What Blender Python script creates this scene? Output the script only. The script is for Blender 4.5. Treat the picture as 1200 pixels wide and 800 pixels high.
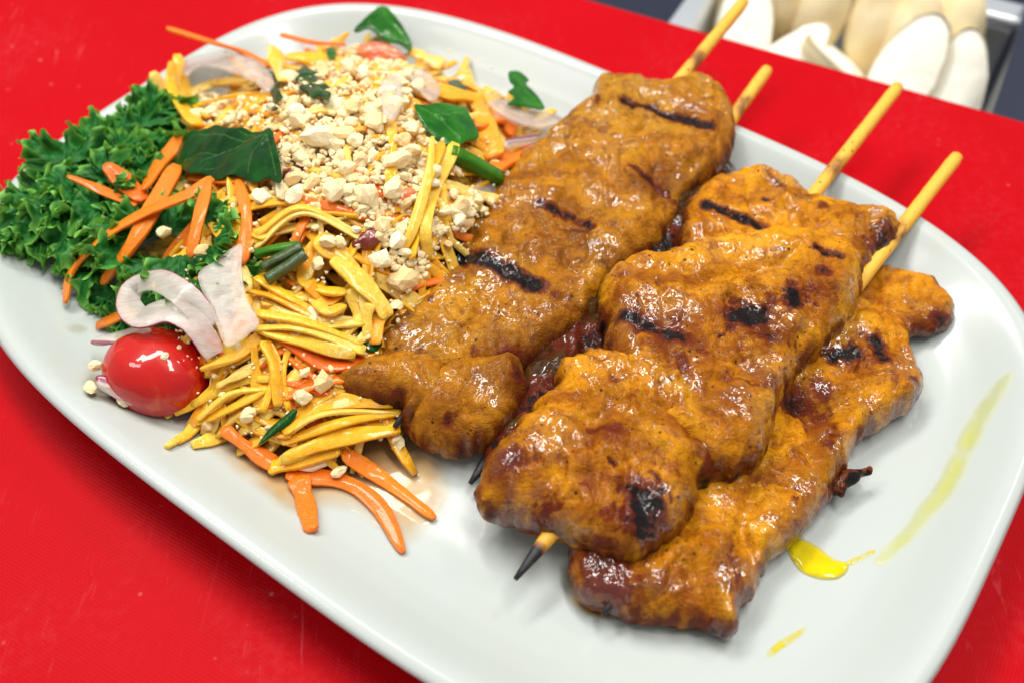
import bpy, bmesh, math, random
import numpy as np
from mathutils import Vector, Matrix
from mathutils.geometry import delaunay_2d_cdt

random.seed(7)
RNG = np.random.default_rng(11)
for o in list(bpy.data.objects):
    bpy.data.objects.remove(o)
SC = bpy.context.scene
COL = SC.collection
cm = 0.008                       # one working centimetre (the platter is about 26 cm long)

# ------------------------------------------------------------------ camera
FPX, PITCH, DIST = 1150.0, math.radians(51), 30 * cm
CAM = np.array([0, -DIST * math.cos(PITCH), DIST * math.sin(PITCH)])
FW = np.array([0, math.cos(PITCH), -math.sin(PITCH)])
UP = np.array([0, math.sin(PITCH), math.cos(PITCH)])
RT = np.array([1.0, 0, 0])
cd = bpy.data.cameras.new('camera')
cam = bpy.data.objects.new('camera', cd)
COL.objects.link(cam)
cam.location = CAM
cam.rotation_euler = (math.pi / 2 - PITCH, 0, 0)
cd.sensor_width = 36
cd.lens = FPX / 1200 * 36
cd.clip_start = 0.01
cd.clip_end = 50
cd.dof.use_dof = True
cd.dof.focus_distance = 27.0 * cm
cd.dof.aperture_fstop = 10.5
SC.camera = cam

# ------------------------------------------------------------------ light
w = bpy.data.worlds.new('World')
SC.world = w
w.use_nodes = True
bg = w.node_tree.nodes['Background']
bg.inputs[0].default_value = (0.93, 0.97, 1.0, 1)
bg.inputs[1].default_value = 0.34


def lamp(name, loc, tgt, sx, sy, power, col=(1, 0.97, 0.92)):
    ld = bpy.data.lights.new(name, 'AREA')
    ld.shape = 'RECTANGLE'
    ld.size, ld.size_y = sx, sy
    ld.energy = power
    ld.color = col
    o = bpy.data.objects.new(name, ld)
    COL.objects.link(o)
    o.location = loc
    o.rotation_euler = (Vector(tgt) - Vector(loc)).to_track_quat('-Z', 'Y').to_euler()
    return o


lamp('ceiling_and_added_lamp', (-0.45, 0.60, 1.2), (0, 0, 0), 0.8, 0.2, 11.5)
lamp('ceiling_and_added_lamp', (0.35, 0.10, 1.45), (0, 0, 0), 0.9, 0.2, 13.5)
lamp('ceiling_and_added_lamp', (-0.85, 0.05, 1.2), (0, 0, 0), 0.2, 0.5, 3.6)
lamp('ceiling_and_added_lamp', (0.75, 0.75, 1.3), (0, 0, 0), 0.18, 0.18, 2.6)  # small unseen lamp added for extra glints on the meat
lamp('ceiling_and_added_lamp', (-0.1, 0.55, 1.2), (0, 0, 0), 0.14, 0.14, 1.8)  # second added lamp, there only for more sparkle
vs = SC.view_settings
vs.view_transform = 'Standard'
vs.look = 'None'
vs.exposure = 0.15
vs.gamma = 1.0
SC.render.engine = 'CYCLES'
SC.cycles.max_bounces = 10
SC.cycles.transparent_max_bounces = 16

# ------------------------------------------------------------------ maths helpers


def ray(px, py):
    d = (px - 600) / FPX * RT + (400 - py) / FPX * UP + FW
    return d


def at(px, py, z):
    """point of the place seen at a photo pixel, lying at height z"""
    d = ray(px, py)
    return CAM + d * ((z - CAM[2]) / d[2])


def at_f(px, py, zf, n=25):
    z = 0.0
    for _ in range(n):
        p = at(px, py, z)
        z = 0.5 * z + 0.5 * zf(p[0], p[1])
    return at(px, py, z)


def _hash(ix, iy, iz, s):
    h = (ix * 374761393 + iy * 668265263 + iz * 2147483647 + s * 1274126177) & 0xFFFFFFFF
    h = ((h ^ (h >> 13)) * 1274126177) & 0xFFFFFFFF
    h = ((h ^ (h >> 16)) * 2246822519) & 0xFFFFFFFF
    return ((h ^ (h >> 15)) & 0xFFFFFF) / float(0xFFFFFF)


def vnoise(P, s=0):
    """smooth value noise, -1..1"""
    P = np.asarray(P, float)
    I = np.floor(P).astype(np.int64)
    F = P - I
    F = F * F * F * (F * (F * 6 - 15) + 10)
    out = np.zeros(len(P))
    for dx in (0, 1):
        for dy in (0, 1):
            for dz in (0, 1):
                wgt = (F[:, 0] if dx else 1 - F[:, 0]) * (F[:, 1] if dy else 1 - F[:, 1]) * (F[:, 2] if dz else 1 - F[:, 2])
                out += wgt * _hash(I[:, 0] + dx, I[:, 1] + dy, I[:, 2] + dz, s)
    return out * 2 - 1


def fbm(P, s=0, octv=4, gain=0.5):
    P = np.asarray(P, float)
    a, t, o = 1.0, 0.0, np.zeros(len(P))
    for k in range(octv):
        o += a * vnoise(P * (2.03 ** k) + 17.3 * k, s + k * 7)
        t += a
        a *= gain
    return o / t


def catmull(pts, n, closed=False):
    P = np.asarray(pts, float)
    m = len(P)
    if closed:
        Q = np.vstack([P[-1], P, P[0], P[1]])
        seg = m
    else:
        Q = np.vstack([2 * P[0] - P[1], P, 2 * P[-1] - P[-2]])
        seg = m - 1
    out = []
    ts = np.linspace(0, seg, n, endpoint=not closed)
    for t in ts:
        i = min(int(t), seg - 1)
        u = t - i
        a, b, c, d = Q[i], Q[i + 1], Q[i + 2], Q[i + 3]
        out.append(0.5 * (2 * b + (c - a) * u + (2 * a - 5 * b + 4 * c - d) * u * u + (3 * b - a - 3 * c + d) * u ** 3))
    return np.array(out)


def resample(P, step, closed=True):
    P = np.asarray(P, float)
    Q = np.vstack([P, P[:1]]) if closed else P
    L = np.r_[0, np.cumsum(np.linalg.norm(np.diff(Q, axis=0), axis=1))]
    n = max(int(L[-1] / step), 6)
    s = np.linspace(0, L[-1], n, endpoint=not closed)
    return np.stack([np.interp(s, L, Q[:, k]) for k in range(Q.shape[1])], 1)


def seg_dist(X, A, closed=False):
    """distance from points X (n,2) to polyline A"""
    A = np.asarray(A, float)
    B = np.roll(A, -1, 0) if closed else A[1:]
    A0 = A if closed else A[:-1]
    best = np.full(len(X), 1e9)
    for a, b in zip(A0, B):
        ab = b - a
        t = np.clip(((X - a) @ ab) / max(ab @ ab, 1e-18), 0, 1)
        best = np.minimum(best, np.linalg.norm(X - a - t[:, None] * ab, axis=1))
    return best


def inside(X, A):
    x, y = X[:, 0], X[:, 1]
    r = np.zeros(len(X), bool)
    for (x0, y0), (x1, y1) in zip(A, np.roll(A, -1, 0)):
        if y0 != y1:
            c = ((y0 > y) != (y1 > y)) & (x < (x1 - x0) * (y - y0) / (y1 - y0) + x0)
            r ^= c
    return r


# ------------------------------------------------------------------ object helpers
def tag(o, label=None, cat=None, group=None, kind=None):
    if label: o['label'] = label
    if cat: o['category'] = cat
    if group: o['group'] = group
    if kind: o['kind'] = kind
    return o


def empty(name, loc):
    o = bpy.data.objects.new(name, None)
    o.empty_display_size = 0.01
    o.location = loc
    COL.objects.link(o)
    return o


def mk(name, V, F, mat, parent=None, attrs=None, smooth=True, mats=None, mi=None, origin=None):
    V = np.asarray(V, float)
    if origin is None:
        origin = np.array([*(V[:, :2].mean(0)), V[:, 2].min()])
    base = np.array(origin)
    me = bpy.data.meshes.new(name)
    me.from_pydata((V - base).tolist(), [], [tuple(int(i) for i in f) for f in F])
    for m_ in (mats or [mat]):
        me.materials.append(m_)
    if mi is not None:
        me.polygons.foreach_set('material_index', np.asarray(mi, np.int32))
    if smooth:
        me.polygons.foreach_set('use_smooth', np.ones(len(me.polygons), bool))
    for k, a in (attrs or {}).items():
        at_ = me.attributes.new(k, 'FLOAT', 'POINT')
        at_.data.foreach_set('value', np.asarray(a, np.float32))
    me.update()
    o = bpy.data.objects.new(name, me)
    COL.objects.link(o)
    if parent is not None:
        o.parent = parent
        o.location = base - np.array(parent['_abs'] if '_abs' in parent else parent.location)
        o['_abs'] = base.tolist()
    else:
        o.location = base
        o['_abs'] = base.tolist()
    return o


class Geo:
    def __init__(self):
        self.V, self.F, self.n = [], [], 0

    def add(self, V, F):
        V = np.asarray(V, float)
        self.V.append(V)
        self.F += [tuple(i + self.n for i in f) for f in F]
        self.n += len(V)

    def all(self):
        return np.vstack(self.V), self.F


# ------------------------------------------------------------------ materials
class NT:
    def __init__(self, name):
        self.m = bpy.data.materials.new(name)
        self.m.use_nodes = True
        self.t = self.m.node_tree
        self.b = self.t.nodes['Principled BSDF']
        self.out = self.t.nodes['Material Output']
        self.co = self.n('ShaderNodeTexCoord').outputs['Object']

    def n(self, typ, **kw):
        nd = self.t.nodes.new(typ)
        for k, v in kw.items():
            setattr(nd, k, v)
        return nd

    def put(self, sock, v):
        if hasattr(v, 'is_linked') or hasattr(v, 'links'):
            self.t.links.new(v, sock)
        else:
            if isinstance(v, (tuple, list)) and len(v) == 3 and len(sock.default_value) == 4:
                v = (*v, 1)
            sock.default_value = v

    def set(self, **kw):
        for k, v in kw.items():
            self.put(self.b.inputs[k.replace('_', ' ')], v)
        return self

    def noise(self, scale, detail=4, rough=0.55, dist=0.0, co=None, col=False):
        nd = self.n('ShaderNodeTexNoise')
        self.put(nd.inputs['Vector'], co or self.co)
        nd.inputs['Scale'].default_value = scale
        nd.inputs['Detail'].default_value = detail
        nd.inputs['Roughness'].default_value = rough
        nd.inputs['Distortion'].default_value = dist
        return nd.outputs['Color' if col else 'Fac']

    def voro(self, scale, feature='F1', co=None, rand=1.0):
        nd = self.n('ShaderNodeTexVoronoi', feature=feature)
        self.put(nd.inputs['Vector'], co or self.co)
        nd.inputs['Scale'].default_value = scale
        nd.inputs['Randomness'].default_value = rand
        return nd.outputs['Distance']

    def mapping(self, scale=(1, 1, 1), rot=(0, 0, 0), co=None):
        nd = self.n('ShaderNodeMapping')
        self.put(nd.inputs['Vector'], co or self.co)
        nd.inputs['Scale'].default_value = scale
        nd.inputs['Rotation'].default_value = rot
        return nd.outputs[0]

    def ramp(self, fac, stops):
        nd = self.n('ShaderNodeValToRGB')
        e = nd.color_ramp.elements
        while len(e) < len(stops):
            e.new(0.5)
        for el, (p, c) in zip(e, stops):
            el.position = p
            el.color = (*c, 1) if isinstance(c, (tuple, list)) else (c, c, c, 1)
        self.put(nd.inputs[0], fac)
        return nd.outputs[0]

    def step(self, fac, lo, hi, a=0.0, b=1.0):
        nd = self.n('ShaderNodeMapRange', interpolation_type='SMOOTHSTEP')
        self.put(nd.inputs[0], fac)
        for i, v in enumerate((lo, hi, a, b)):
            nd.inputs[i + 1].default_value = v
        return nd.outputs[0]

    def mix(self, fac, a, b, mode='MIX'):
        nd = self.n('ShaderNodeMix', data_type='RGBA', blend_type=mode)
        self.put(nd.inputs[0], fac)
        self.put(nd.inputs[6], a)
        self.put(nd.inputs[7], b)
        return nd.outputs[2]

    def math(self, op, a, b=0.0, clamp=False):
        nd = self.n('ShaderNodeMath', operation=op, use_clamp=clamp)
        self.put(nd.inputs[0], a)
        self.put(nd.inputs[1], b)
        return nd.outputs[0]

    def attr(self, name):
        return self.n('ShaderNodeAttribute', attribute_name=name).outputs['Fac']

    def rnd(self):
        return self.n('ShaderNodeObjectInfo').outputs['Random']

    def bump(self, h, dist, strength=1.0, normal=None):
        nd = self.n('ShaderNodeBump')
        self.put(nd.inputs['Height'], h)
        nd.inputs['Distance'].default_value = dist
        nd.inputs['Strength'].default_value = strength
        if normal is not None:
            self.put(nd.inputs['Normal'], normal)
        return nd.outputs[0]


def mat_board():
    k = NT('red_plastic')
    weave = k.n('ShaderNodeTexWave', wave_type='BANDS')
    k.put(weave.inputs['Vector'], k.mapping(rot=(0, 0, 0.5)))
    weave.inputs['Scale'].default_value = 420
    weave.inputs['Distortion'].default_value = 1.0
    weave2 = k.n('ShaderNodeTexWave', wave_type='BANDS')
    k.put(weave2.inputs['Vector'], k.mapping(rot=(0, 0, 0.5 + math.pi / 2)))
    weave2.inputs['Scale'].default_value = 420
    weave2.inputs['Distortion'].default_value = 1.0
    hh = k.math('MULTIPLY', weave.outputs['Fac'], weave2.outputs['Fac'])
    s1 = k.step(k.noise(34, 6, 0.7, 1.5, co=k.mapping((9, 1, 1), (0, 0, 0.7))), 0.60, 0.66)
    s2 = k.step(k.noise(30, 6, 0.7, 1.2, co=k.mapping((10, 1, 1), (0, 0, -0.5))), 0.61, 0.67)
    worn = k.step(k.noise(14, 5, 0.6), 0.42, 0.72)
    sc = k.math('MULTIPLY', k.math('MAXIMUM', s1, s2), worn)
    base = k.mix(k.noise(9, 3), (0.39, 0.0003, 0.003), (0.50, 0.0006, 0.006))
    base = k.mix(k.math('MULTIPLY', sc, 0.35), base, (0.80, 0.12, 0.15))
    base = k.mix(k.math('MULTIPLY', k.math('MULTIPLY', hh, worn), 0.03), base, (0.95, 0.15, 0.18))
    mot = k.math('MULTIPLY', k.step(k.noise(26, 5, 0.65), 0.46, 0.7), k.step(k.noise(420, 4, 0.7), 0.42, 0.62))
    base = k.mix(k.math('MULTIPLY', mot, 0.09), base, (0.62, 0.10, 0.13))
    fl = k.step(k.voro(150), 0.05, 0.09, 1, 0)
    base = k.mix(k.math('MULTIPLY', k.math('MULTIPLY', fl, worn), 0.5), base, (0.75, 0.3, 0.32))
    nb = k.bump(hh, 0.00007, 0.5)
    nb = k.bump(k.noise(500, 3), 0.0001, 0.4, nb)
    nb = k.bump(sc, 0.0001, 0.5, nb)
    k.set(Base_Color=base, Roughness=k.step(worn, 0, 1, 0.42, 0.55), Normal=nb)
    k.set(Specular_IOR_Level=0.05)
    return k.m


def mat_plate():
    k = NT('white_porcelain')
    sm = k.step(k.noise(22, 4, 0.6, 0.6), 0.56, 0.8)
    base = k.mix(k.math('MULTIPLY', sm, 0.38), (0.475, 0.515, 0.49), (0.50, 0.43, 0.33))
    k.set(Base_Color=base, Roughness=0.25, Specular_IOR_Level=0.3, Coat_Weight=0.14, Coat_Roughness=0.06,
          Normal=k.bump(k.noise(45, 2), 0.0004, 0.25))
    return k.m


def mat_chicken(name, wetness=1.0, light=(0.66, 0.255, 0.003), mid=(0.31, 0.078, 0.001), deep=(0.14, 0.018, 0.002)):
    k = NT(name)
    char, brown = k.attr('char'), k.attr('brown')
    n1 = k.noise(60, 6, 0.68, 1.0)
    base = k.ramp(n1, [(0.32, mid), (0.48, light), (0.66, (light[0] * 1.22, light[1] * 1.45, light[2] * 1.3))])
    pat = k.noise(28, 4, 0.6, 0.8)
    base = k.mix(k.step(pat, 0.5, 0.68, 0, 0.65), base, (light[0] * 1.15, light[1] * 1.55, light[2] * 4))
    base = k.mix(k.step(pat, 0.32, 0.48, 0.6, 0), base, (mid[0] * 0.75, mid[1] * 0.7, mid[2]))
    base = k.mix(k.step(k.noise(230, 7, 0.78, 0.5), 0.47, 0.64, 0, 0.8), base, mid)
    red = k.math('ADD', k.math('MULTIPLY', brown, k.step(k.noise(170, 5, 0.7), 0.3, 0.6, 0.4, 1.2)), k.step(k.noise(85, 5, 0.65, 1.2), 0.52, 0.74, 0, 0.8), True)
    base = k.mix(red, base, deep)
    # herb and pepper specks
    sp = k.step(k.voro(900), 0.10, 0.22, 1, 0)
    sp = k.math('MULTIPLY', sp, k.step(k.noise(210, 3), 0.5, 0.56))
    sp2 = k.math('MULTIPLY', k.step(k.math('ADD', k.voro(430), k.math('MULTIPLY', k.noise(900, 2), 0.22)), 0.20, 0.32, 1, 0), k.step(k.noise(130, 3), 0.48, 0.56))
    sp = k.math('MAXIMUM', sp, sp2)
    base = k.mix(k.math('MULTIPLY', sp, 0.9), base, (0.030, 0.013, 0.005))
    cn = k.math('MULTIPLY', char, k.step(k.noise(300, 5, 0.75), 0.28, 0.62, 0.45, 1.45), True)
    base = k.mix(k.step(cn, 0.06, 0.42, 0, 0.9), base, (0.12, 0.014, 0.004))
    blk = k.step(cn, 0.45, 0.95)
    base = k.mix(blk, base, (0.010, 0.006, 0.006))
    grain = k.noise(190, 6, 0.7, 0.8)
    fibre = k.noise(5, 5, 0.7, 0.6, co=k.mapping((28, 130, 60), (0, 0, -0.95)))
    nb = k.bump(fibre, 0.0010, 0.6)
    nb = k.bump(grain, 0.0016, 0.7, nb)
    nb = k.bump(k.noise(700, 4, 0.65), 0.0006, 0.7, nb)
    wet = k.step(k.noise(70, 4, 0.6, 0.5), 0.45, 0.60)
    cb = k.bump(k.noise(300, 2, 0.55, 0.6), 0.0009, 0.75)
    cw = k.math('MULTIPLY', k.step(wet, 0, 1, 0.08, wetness), k.step(blk, 0, 1, 1, 0.45))
    k.set(Base_Color=base, Roughness=0.5, Normal=nb, Coat_Weight=cw, Coat_Roughness=0.06, Coat_IOR=1.6,
          Coat_Normal=cb, Subsurface_Weight=0.10, Subsurface_Radius=(0.003, 0.001, 0.0004), Subsurface_Scale=0.5,
          Specular_IOR_Level=0.1)
    return k.m


def mat_fleshy(name, cols, rough=0.25, sss=0.4, rad=(0.004, 0.002, 0.0004), fib=(60, 60, 60), bump=0.0004, wet=0.35, white=0.0):
    k = NT(name)
    r = k.rnd()
    base = k.ramp(r, [(i / max(len(cols) - 1, 1), c) for i, c in enumerate(cols)])
    n = k.noise(8, 6, 0.72, 0.5, co=k.mapping(fib))
    hi = k.mix(0.5, base, (1.12, 1.25, 1.6), 'MULTIPLY')
    lo = k.mix(0.5, base, (1.0, 0.84, 0.55), 'MULTIPLY')
    base = k.mix(k.step(n, 0.3, 0.7), lo, hi)
    if white:
        base = k.mix(k.step(k.noise(170, 4, 0.7), 0.55, 0.75, 0, white), base, (0.95, 0.85, 0.5))
    nb = k.bump(n, bump * 2.2, 0.8)
    k.set(Base_Color=base, Roughness=rough, Subsurface_Weight=sss, Subsurface_Radius=rad, Subsurface_Scale=0.6,
          Normal=nb, Coat_Weight=wet, Coat_Roughness=0.08, Specular_IOR_Level=0.35)
    return k.m


def mat_onion():
    k = NT('red_onion_flesh')
    e = k.attr('skin')
    n = k.noise(6, 5, 0.7, 0.5, co=k.mapping((40, 190, 40), (0, 0, 0.6)))
    base = k.mix(k.step(n, .3, .7), (0.72, 0.60, 0.50), (0.92, 0.84, 0.76))
    base = k.mix(k.step(k.noise(90, 3), 0.5, 0.75, 0, 0.45), base, (0.58, 0.32, 0.32))
    base = k.mix(k.step(e, 0.35, 0.9), base, (0.26, 0.03, 0.08))
    k.set(Base_Color=base, Roughness=0.2, Subsurface_Weight=0.3, Subsurface_Radius=(0.004, 0.003, 0.0025),
          Subsurface_Scale=0.6, Coat_Weight=0.6, Coat_Roughness=0.1, Normal=k.bump(n, 0.0003, 0.5), Alpha=k.step(e, 0.2, 0.7, 0.38, 0.85))
    return k.m


def mat_leaf(name, dark, mid, vein, rough=0.3, edgecol=None, coat=0.15):
    k = NT(name)
    n = k.noise(120, 4, 0.6)
    base = k.mix(k.step(n, 0.3, 0.7), dark, mid)
    base = k.mix(k.step(k.attr('vein'), 0.35, 0.95, 0, 0.5), base, vein)
    base = k.mix(k.rnd(), k.mix(0.5, base, (0.55, 0.6, 0.6), 'MULTIPLY'), base)
    if edgecol:
        base = k.mix(k.attr('edge'), base, edgecol)
    nb = k.bump(k.noise(260, 4, 0.6), 0.0004, 0.6)
    k.set(Base_Color=base, Roughness=rough, Normal=nb, Coat_Weight=coat, Coat_Roughness=0.15, Specular_IOR_Level=0.2)
    tr = k.n('ShaderNodeBsdfTranslucent')
    k.put(tr.inputs[0], k.mix(0.5, base, (0.2, 0.5, 0.03)))
    mx = k.n('ShaderNodeMixShader')
    mx.inputs[0].default_value = 0.18
    k.t.links.new(k.b.outputs[0], mx.inputs[1])
    k.t.links.new(tr.outputs[0], mx.inputs[2])
    k.t.links.new(mx.outputs[0], k.out.inputs[0])
    return k.m


def mat_juice(name, col, rough=0.06, patch=None, body=None):
    """thin wet film: tints what lies under it and mirrors the lamps"""
    k = NT(name)
    tp = k.n('ShaderNodeBsdfTransparent')
    c = col
    if patch:
        c = k.mix(k.step(k.noise(patch, 4, 0.6), 0.35, 0.65), col, (0.95, 0.93, 0.85))
    fd = k.attr('fade')
    c = k.mix(fd, (1, 1, 1), c)
    k.put(tp.inputs[0], c)
    under = tp.outputs[0]
    if body:
        df = k.n('ShaderNodeBsdfDiffuse')
        k.put(df.inputs[0], body[0])
        mb = k.n('ShaderNodeMixShader')
        k.put(mb.inputs[0], k.math('MULTIPLY', fd, k.step(k.noise(120, 4, .6), .3, .7, body[1] * .6, body[1])))
        k.t.links.new(under, mb.inputs[1])
        k.t.links.new(df.outputs[0], mb.inputs[2])
        under = mb.outputs[0]
    gl = k.n('ShaderNodeBsdfGlossy')
    gl.inputs['Roughness'].default_value = rough
    k.put(gl.inputs['Normal'], k.bump(k.noise(90, 2), 0.0005, 0.3))
    fr = k.n('ShaderNodeFresnel')
    fr.inputs[0].default_value = 1.36
    mx = k.n('ShaderNodeMixShader')
    k.t.links.new(k.math('MULTIPLY', fr.outputs[0], k.step(fd, 0.1, 0.5)), mx.inputs[0])
    k.t.links.new(under, mx.inputs[1])
    k.t.links.new(gl.outputs[0], mx.inputs[2])
    k.t.links.new(mx.outputs[0], k.out.inputs[0])
    return k.m


def mat_peanut(name='peanut', q=0.004):
    k = NT(name)
    r = k.rnd()
    a = k.ramp(r, [(0, (0.88, 0.58, 0.24)), (0.25, (0.94, 0.73, 0.39)), (0.8, (0.96, 0.79, 0.46)), (1, (0.98, 0.87, 0.60))])
    base = k.mix(k.step(k.noise(250 * q, 4, 0.7), 0.5, 0.8, 0, 0.45), a, (0.88, 0.56, 0.20))
    base = k.mix(k.step(k.noise(600 * q, 4, 0.7), 0.5, 0.7, 0, 0.5), base, (0.97, 0.92, 0.78))
    k.set(Base_Color=base, Roughness=0.55, Subsurface_Weight=0.2, Subsurface_Radius=(0.003, 0.002, 0.001),
          Subsurface_Scale=0.6, Normal=k.bump(k.noise(800 * q, 5, 0.7), 0.0005, 0.7))
    k.set(Specular_IOR_Level=0.25)
    return k.m


def mat_wood():
    k = NT('bamboo')
    n = k.noise(5, 6, 0.7, 0.4, co=k.mapping((240, 90, 240), (0, 0, 0.66)))
    base = k.mix(n, (0.74, 0.34, 0.015), (0.96, 0.56, 0.07))
    sp = k.math('MULTIPLY', k.step(k.voro(420), 0.1, 0.2, 1, 0), k.attr('soot'))
    base = k.mix(sp, base, (0.05, 0.02, 0.01))
    ch = k.math('MULTIPLY', k.attr('char'), k.step(k.noise(300, 4), 0.2, 0.6, 0.6, 1.4), True)
    base = k.mix(k.step(ch, 0.1, 0.5, 0, 0.8), base, (0.2, 0.05, 0.01))
    base = k.mix(k.step(ch, 0.4, 0.8), base, (0.012, 0.01, 0.012))
    k.set(Base_Color=base, Roughness=0.5, Normal=k.bump(n, 0.0003, 0.6))
    return k.m


def mat_plain(name, col, rough=0.4, metal=0.0, noise=None, col2=None, coat=0.0, bump=0.0):
    k = NT(name)
    c = col
    if noise:
        n = k.noise(noise, 5, 0.6)
        c = k.mix(n, col, col2)
        if bump:
            k.set(Normal=k.bump(n, bump, 0.6))
    k.set(Base_Color=c, Roughness=rough, Metallic=metal, Coat_Weight=coat, Coat_Roughness=0.05)
    return k.m


def mat_tomato():
    k = NT('tomato_skin')
    n = k.noise(60, 3)
    base = k.mix(n, (0.42, 0.003, 0.003), (0.56, 0.010, 0.004))
    wet = k.step(k.noise(90, 5, 0.7, 1.0), 0.52, 0.68)
    base = k.mix(k.math('MULTIPLY', wet, 0.35), base, (0.75, 0.16, 0.03))
    k.set(Specular_IOR_Level=0.15, Base_Color=base, Roughness=0.35, Coat_Weight=0.8, Coat_Roughness=0.03, Subsurface_Weight=0.15,
          Subsurface_Radius=(0.005, 0.001, 0.0005), Subsurface_Scale=0.5, Coat_Normal=k.bump(k.noise(120, 3, 0.5), 0.0006, 0.6))
    return k.m


M = dict(
    board=mat_board(), plate=mat_plate(), chicken=mat_chicken('grilled_chicken'),
    chicken_dry=mat_chicken('browner_grilled_chicken', 0.9, (0.47, 0.178, 0.006), (0.24, 0.068, 0.003), (0.11, 0.022, 0.003)),
    chicken_gap_shade=mat_chicken('gap_shaded_grilled_chicken', 1.0, (0.07, 0.026, 0.002), (0.035, 0.012, 0.002), (0.018, 0.006, 0.003)),  # near-black tones: shade of the gap put into the meat colour
    mango=mat_fleshy('mango_flesh', [(1.0, 0.44, 0.008), (1.0, 0.50, 0.015), (1.0, 0.36, 0.005), (1.0, 0.55, 0.05), (1.0, 0.66, 0.18)], fib=(70, 70, 70), white=0.45),
    mango_pale=mat_fleshy('pale_mango_flesh', [(1.0, 0.53, 0.03), (1.0, 0.60, 0.08)], fib=(90, 40, 90), white=0.5),
    carrot=mat_fleshy('carrot_flesh', [(0.93, 0.17, 0.001), (0.95, 0.23, 0.002), (0.90, 0.13, 0.001)], fib=(80, 80, 80), bump=0.0003),
    onion=mat_onion(), tomato=mat_tomato(), peanut=mat_peanut(), peanut_dust=mat_peanut('peanut_dust', 1.0), wood=mat_wood(),
    parsley=mat_leaf('parsley_leaf', (0.003, 0.045, 0.005), (0.010, 0.10, 0.010), (0.16, 0.32, 0.08), 0.30),
    mint=mat_leaf('mint_leaf', (0.008, 0.10, 0.008), (0.035, 0.22, 0.015), (0.12, 0.36, 0.05), 0.16),
    kale=mat_leaf('kale_leaf', (0.005, 0.095, 0.014), (0.022, 0.22, 0.028), (0.20, 0.42, 0.12), 0.5, (0.24, 0.58, 0.09), 0.04),
    stem=mat_leaf('green_stem', (0.04, 0.19, 0.01), (0.10, 0.32, 0.02), (0.3, 0.5, 0.1), 0.25),
    darkstem=mat_plain('dark_stem', (0.008, 0.02, 0.006), 0.3, noise=500, col2=(0.10, 0.16, 0.04), coat=0.4, bump=0.001),
    pulp=mat_plain('tomato_pulp', (0.62, 0.04, 0.02), 0.25, noise=180, col2=(0.80, 0.32, 0.10), coat=0.7, bump=0.0015),
    chili=mat_plain('dried_chili', (0.10, 0.008, 0.008), 0.25, noise=160, col2=(0.28, 0.02, 0.01), coat=0.7, bump=0.001),
    juice=mat_juice('orange_juice_film', (0.97, 0.74, 0.48), patch=55, body=((0.80, 0.42, 0.16), 0.34)), oil=mat_juice('yellow_oil', (0.97, 0.86, 0.05), body=((0.95, 0.72, 0.004), 0.75)),
    smear=mat_juice('yellow_smear', (0.98, 0.96, 0.62), 0.2, body=((0.92, 0.86, 0.12), 0.22)), gravy=mat_juice('brown_gravy', (0.72, 0.36, 0.05), patch=70),
    stain=mat_juice('pale_stain', (0.95, 0.89, 0.78), 0.15, patch=70),
)

# ------------------------------------------------------------------ the platter and its surface
PC = np.array([-0.875, 1.504]) * cm
PA, PB, PTH, PN = 15.79 * cm, 10.91 * cm, -0.6215, 3.415
PROFILE = [(0.0, 1.36), (0.12, 1.47), (0.30, 1.50), (0.55, 1.40), (0.95, 1.10), (1.5, 0.68), (2.1, 0.34), (2.8, 0.12), (3.6, 0.02), (4.6, 0.0)]
_rx = np.array([p[0] for p in PROFILE]) * cm
_rz = np.array([p[1] for p in PROFILE]) * cm
BOARD_Z = -0.6 * cm


def plate_local(x, y):
    c, s = math.cos(PTH), math.sin(PTH)
    dx, dy = x - PC[0], y - PC[1]
    return dx * c + dy * s, -dx * s + dy * c


def rim_off(x, y):
    """distance inside the rim (m), negative outside; matches the ring construction"""
    lx, ly = plate_local(x, y)
    lo = np.full(np.shape(lx), -3 * cm)
    hi = np.full(np.shape(lx), PB * 0.98)
    for _ in range(22):
        mid = (lo + hi) / 2
        r = np.abs(lx / (PA - mid)) ** PN + np.abs(ly / (PB - mid)) ** PN
        ins = r < 1
        lo = np.where(ins, mid, lo)
        hi = np.where(ins, hi, mid)
    return lo


def plate_z(x, y):
    o = rim_off(np.asarray(x, float), np.asarray(y, float))
    return np.where(o < 0, BOARD_Z, np.interp(o, _rx, _rz))


def ring(off, z, n=220):
    th = np.linspace(0, 2 * math.pi, n, endpoint=False)
    # even spacing on the superellipse
    e = 2 / PN
    x = (PA - off) * np.sign(np.cos(th)) * np.abs(np.cos(th)) ** e
    y = (PB - off) * np.sign(np.sin(th)) * np.abs(np.sin(th)) ** e
    P = resample(np.stack([x, y], 1), 1e-9 + 1, True) if False else np.stack([x, y], 1)
    L = np.r_[0, np.cumsum(np.linalg.norm(np.diff(np.vstack([P, P[:1]]), axis=0), axis=1))]
    s = np.linspace(0, L[-1], n, endpoint=False)
    Q = np.vstack([P, P[:1]])
    x, y = np.interp(s, L, Q[:, 0]), np.interp(s, L, Q[:, 1])
    c, sn = math.cos(PTH), math.sin(PTH)
    return np.stack([PC[0] + x * c - y * sn, PC[1] + x * sn + y * c, np.full(n, z)], 1)


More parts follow.
